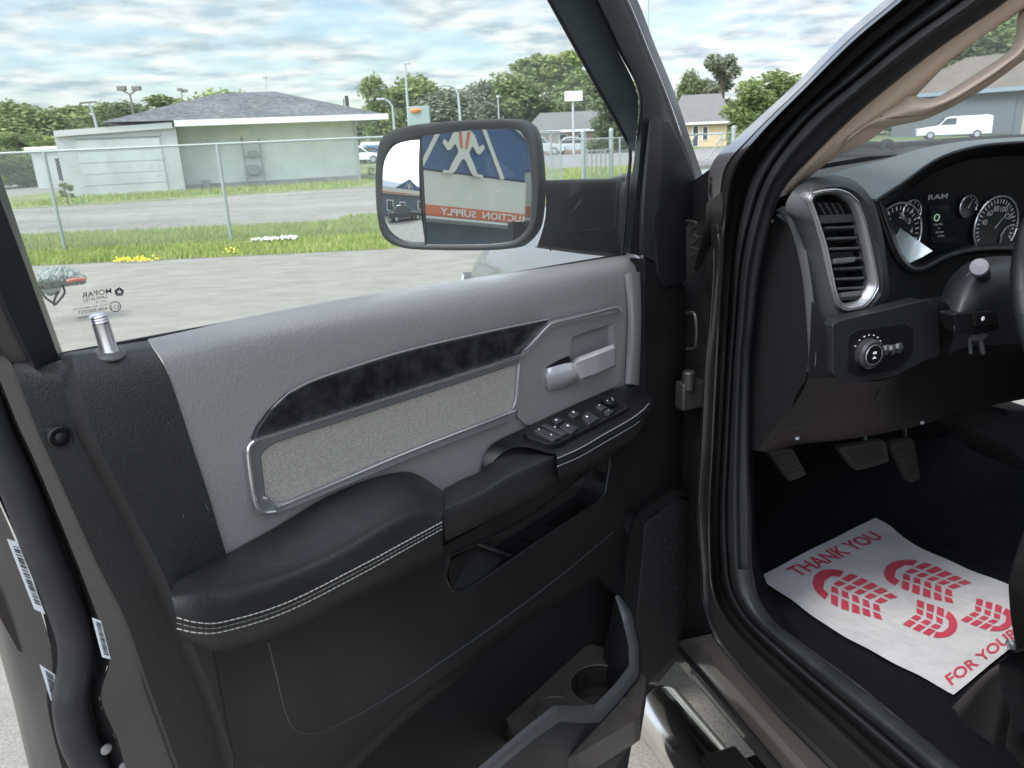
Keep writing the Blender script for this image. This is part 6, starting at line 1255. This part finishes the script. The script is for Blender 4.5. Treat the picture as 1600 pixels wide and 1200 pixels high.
def lay(o, lift=.0022):
    pts = [v for r in gv for v in r]
    for v in o.data.vertices:
        w = v.co+LOC[mpaper.name]; n = min(pts, key=lambda p: (p.x-w.x)**2+(p.y-w.y)**2); v.co.z = n.z-LOC[mpaper.name].z+lift
    return o
up = Z*.001
def mt_(s, a, b, cdx, cdy):
    o_ = G(*a, mz); xv = G(*b, mz)-o_; yv = G(a[0]+cdx, a[1]+cdy, mz)-o_
    lay(tbox('printed_words', s, o_, xv, yv, m_redp, mpaper, up, .022))
mt_('THANK YOU', (1249, 904), (1382, 840), -23, -13)
mt_('FOR YOUR BUSINESS', (1487, 1071), (1676, 934), -12, -14)
def sole(tip, axp, half, heel=False, name='boot_print'):
    O2 = V((tip[0], tip[1], 0)); A2 = V((axp[0], axp[1], 0)); H2_ = V((half[0], half[1], 0)); parts = []
    def P(s, t): q = O2+A2*t+H2_*s; return G(q.x, q.y, mz)+up
    def wd(t):
        return math.sqrt(max(0, 1-((.42-t)/.42)**2)) if t < .42 else (1-.28*((t-.42)/.58)**1.4 if not heel else 1-.12*(t-.42))
    te = .27 if not heel else .33
    arc = [(wd(te*k/10)*1, te*k/10) for k in range(10, -1, -1)]; arc2 = [(-s, t) for s, t in arc[::-1][1:]]
    inner = [(-.56, te*1.0), (-.42, te*.66), (0, te*.50), (.42, te*.66), (.56, te*1.0)]
    poly = arc+arc2+inner; vv = [P(s, t) for s, t in poly]; parts.append((vv, [tuple(range(len(vv)))]))
    n = 5 if not heel else 3; t0 = te+.04; dt = (1-t0)/n
    for k in range(n):
        a, b = t0+dt*k, t0+dt*(k+.70); sk = .045
        for sg in (-1, 1):
            w0, w1 = wd(a), wd(b); q = [(sg*.50, a-.02), (sg*w0, a+sk), (sg*w1, b+sk), (sg*.50, b-.02)]; vv = [P(s, t) for s, t in q]; parts.append((vv, [(0, 1, 2, 3)]))
            q = [(sg*.06, a-.07), (sg*.38, a-.03), (sg*.38, b-.03), (sg*.06, b-.09)]; vv = [P(s, t) for s, t in q]; parts.append((vv, [(0, 1, 2, 3)]))
    return lay(obj(name, cat(*parts), m_redp, mpaper, smooth=False))
sole((1272, 901), (118, 52), (16, -24)); sole((1384, 887), (120, 40), (19, -21))
sole((1494, 985), (-74, -28), (-12, 21), True); sole((1582, 978), (-70, -27), (-13, 18), True)
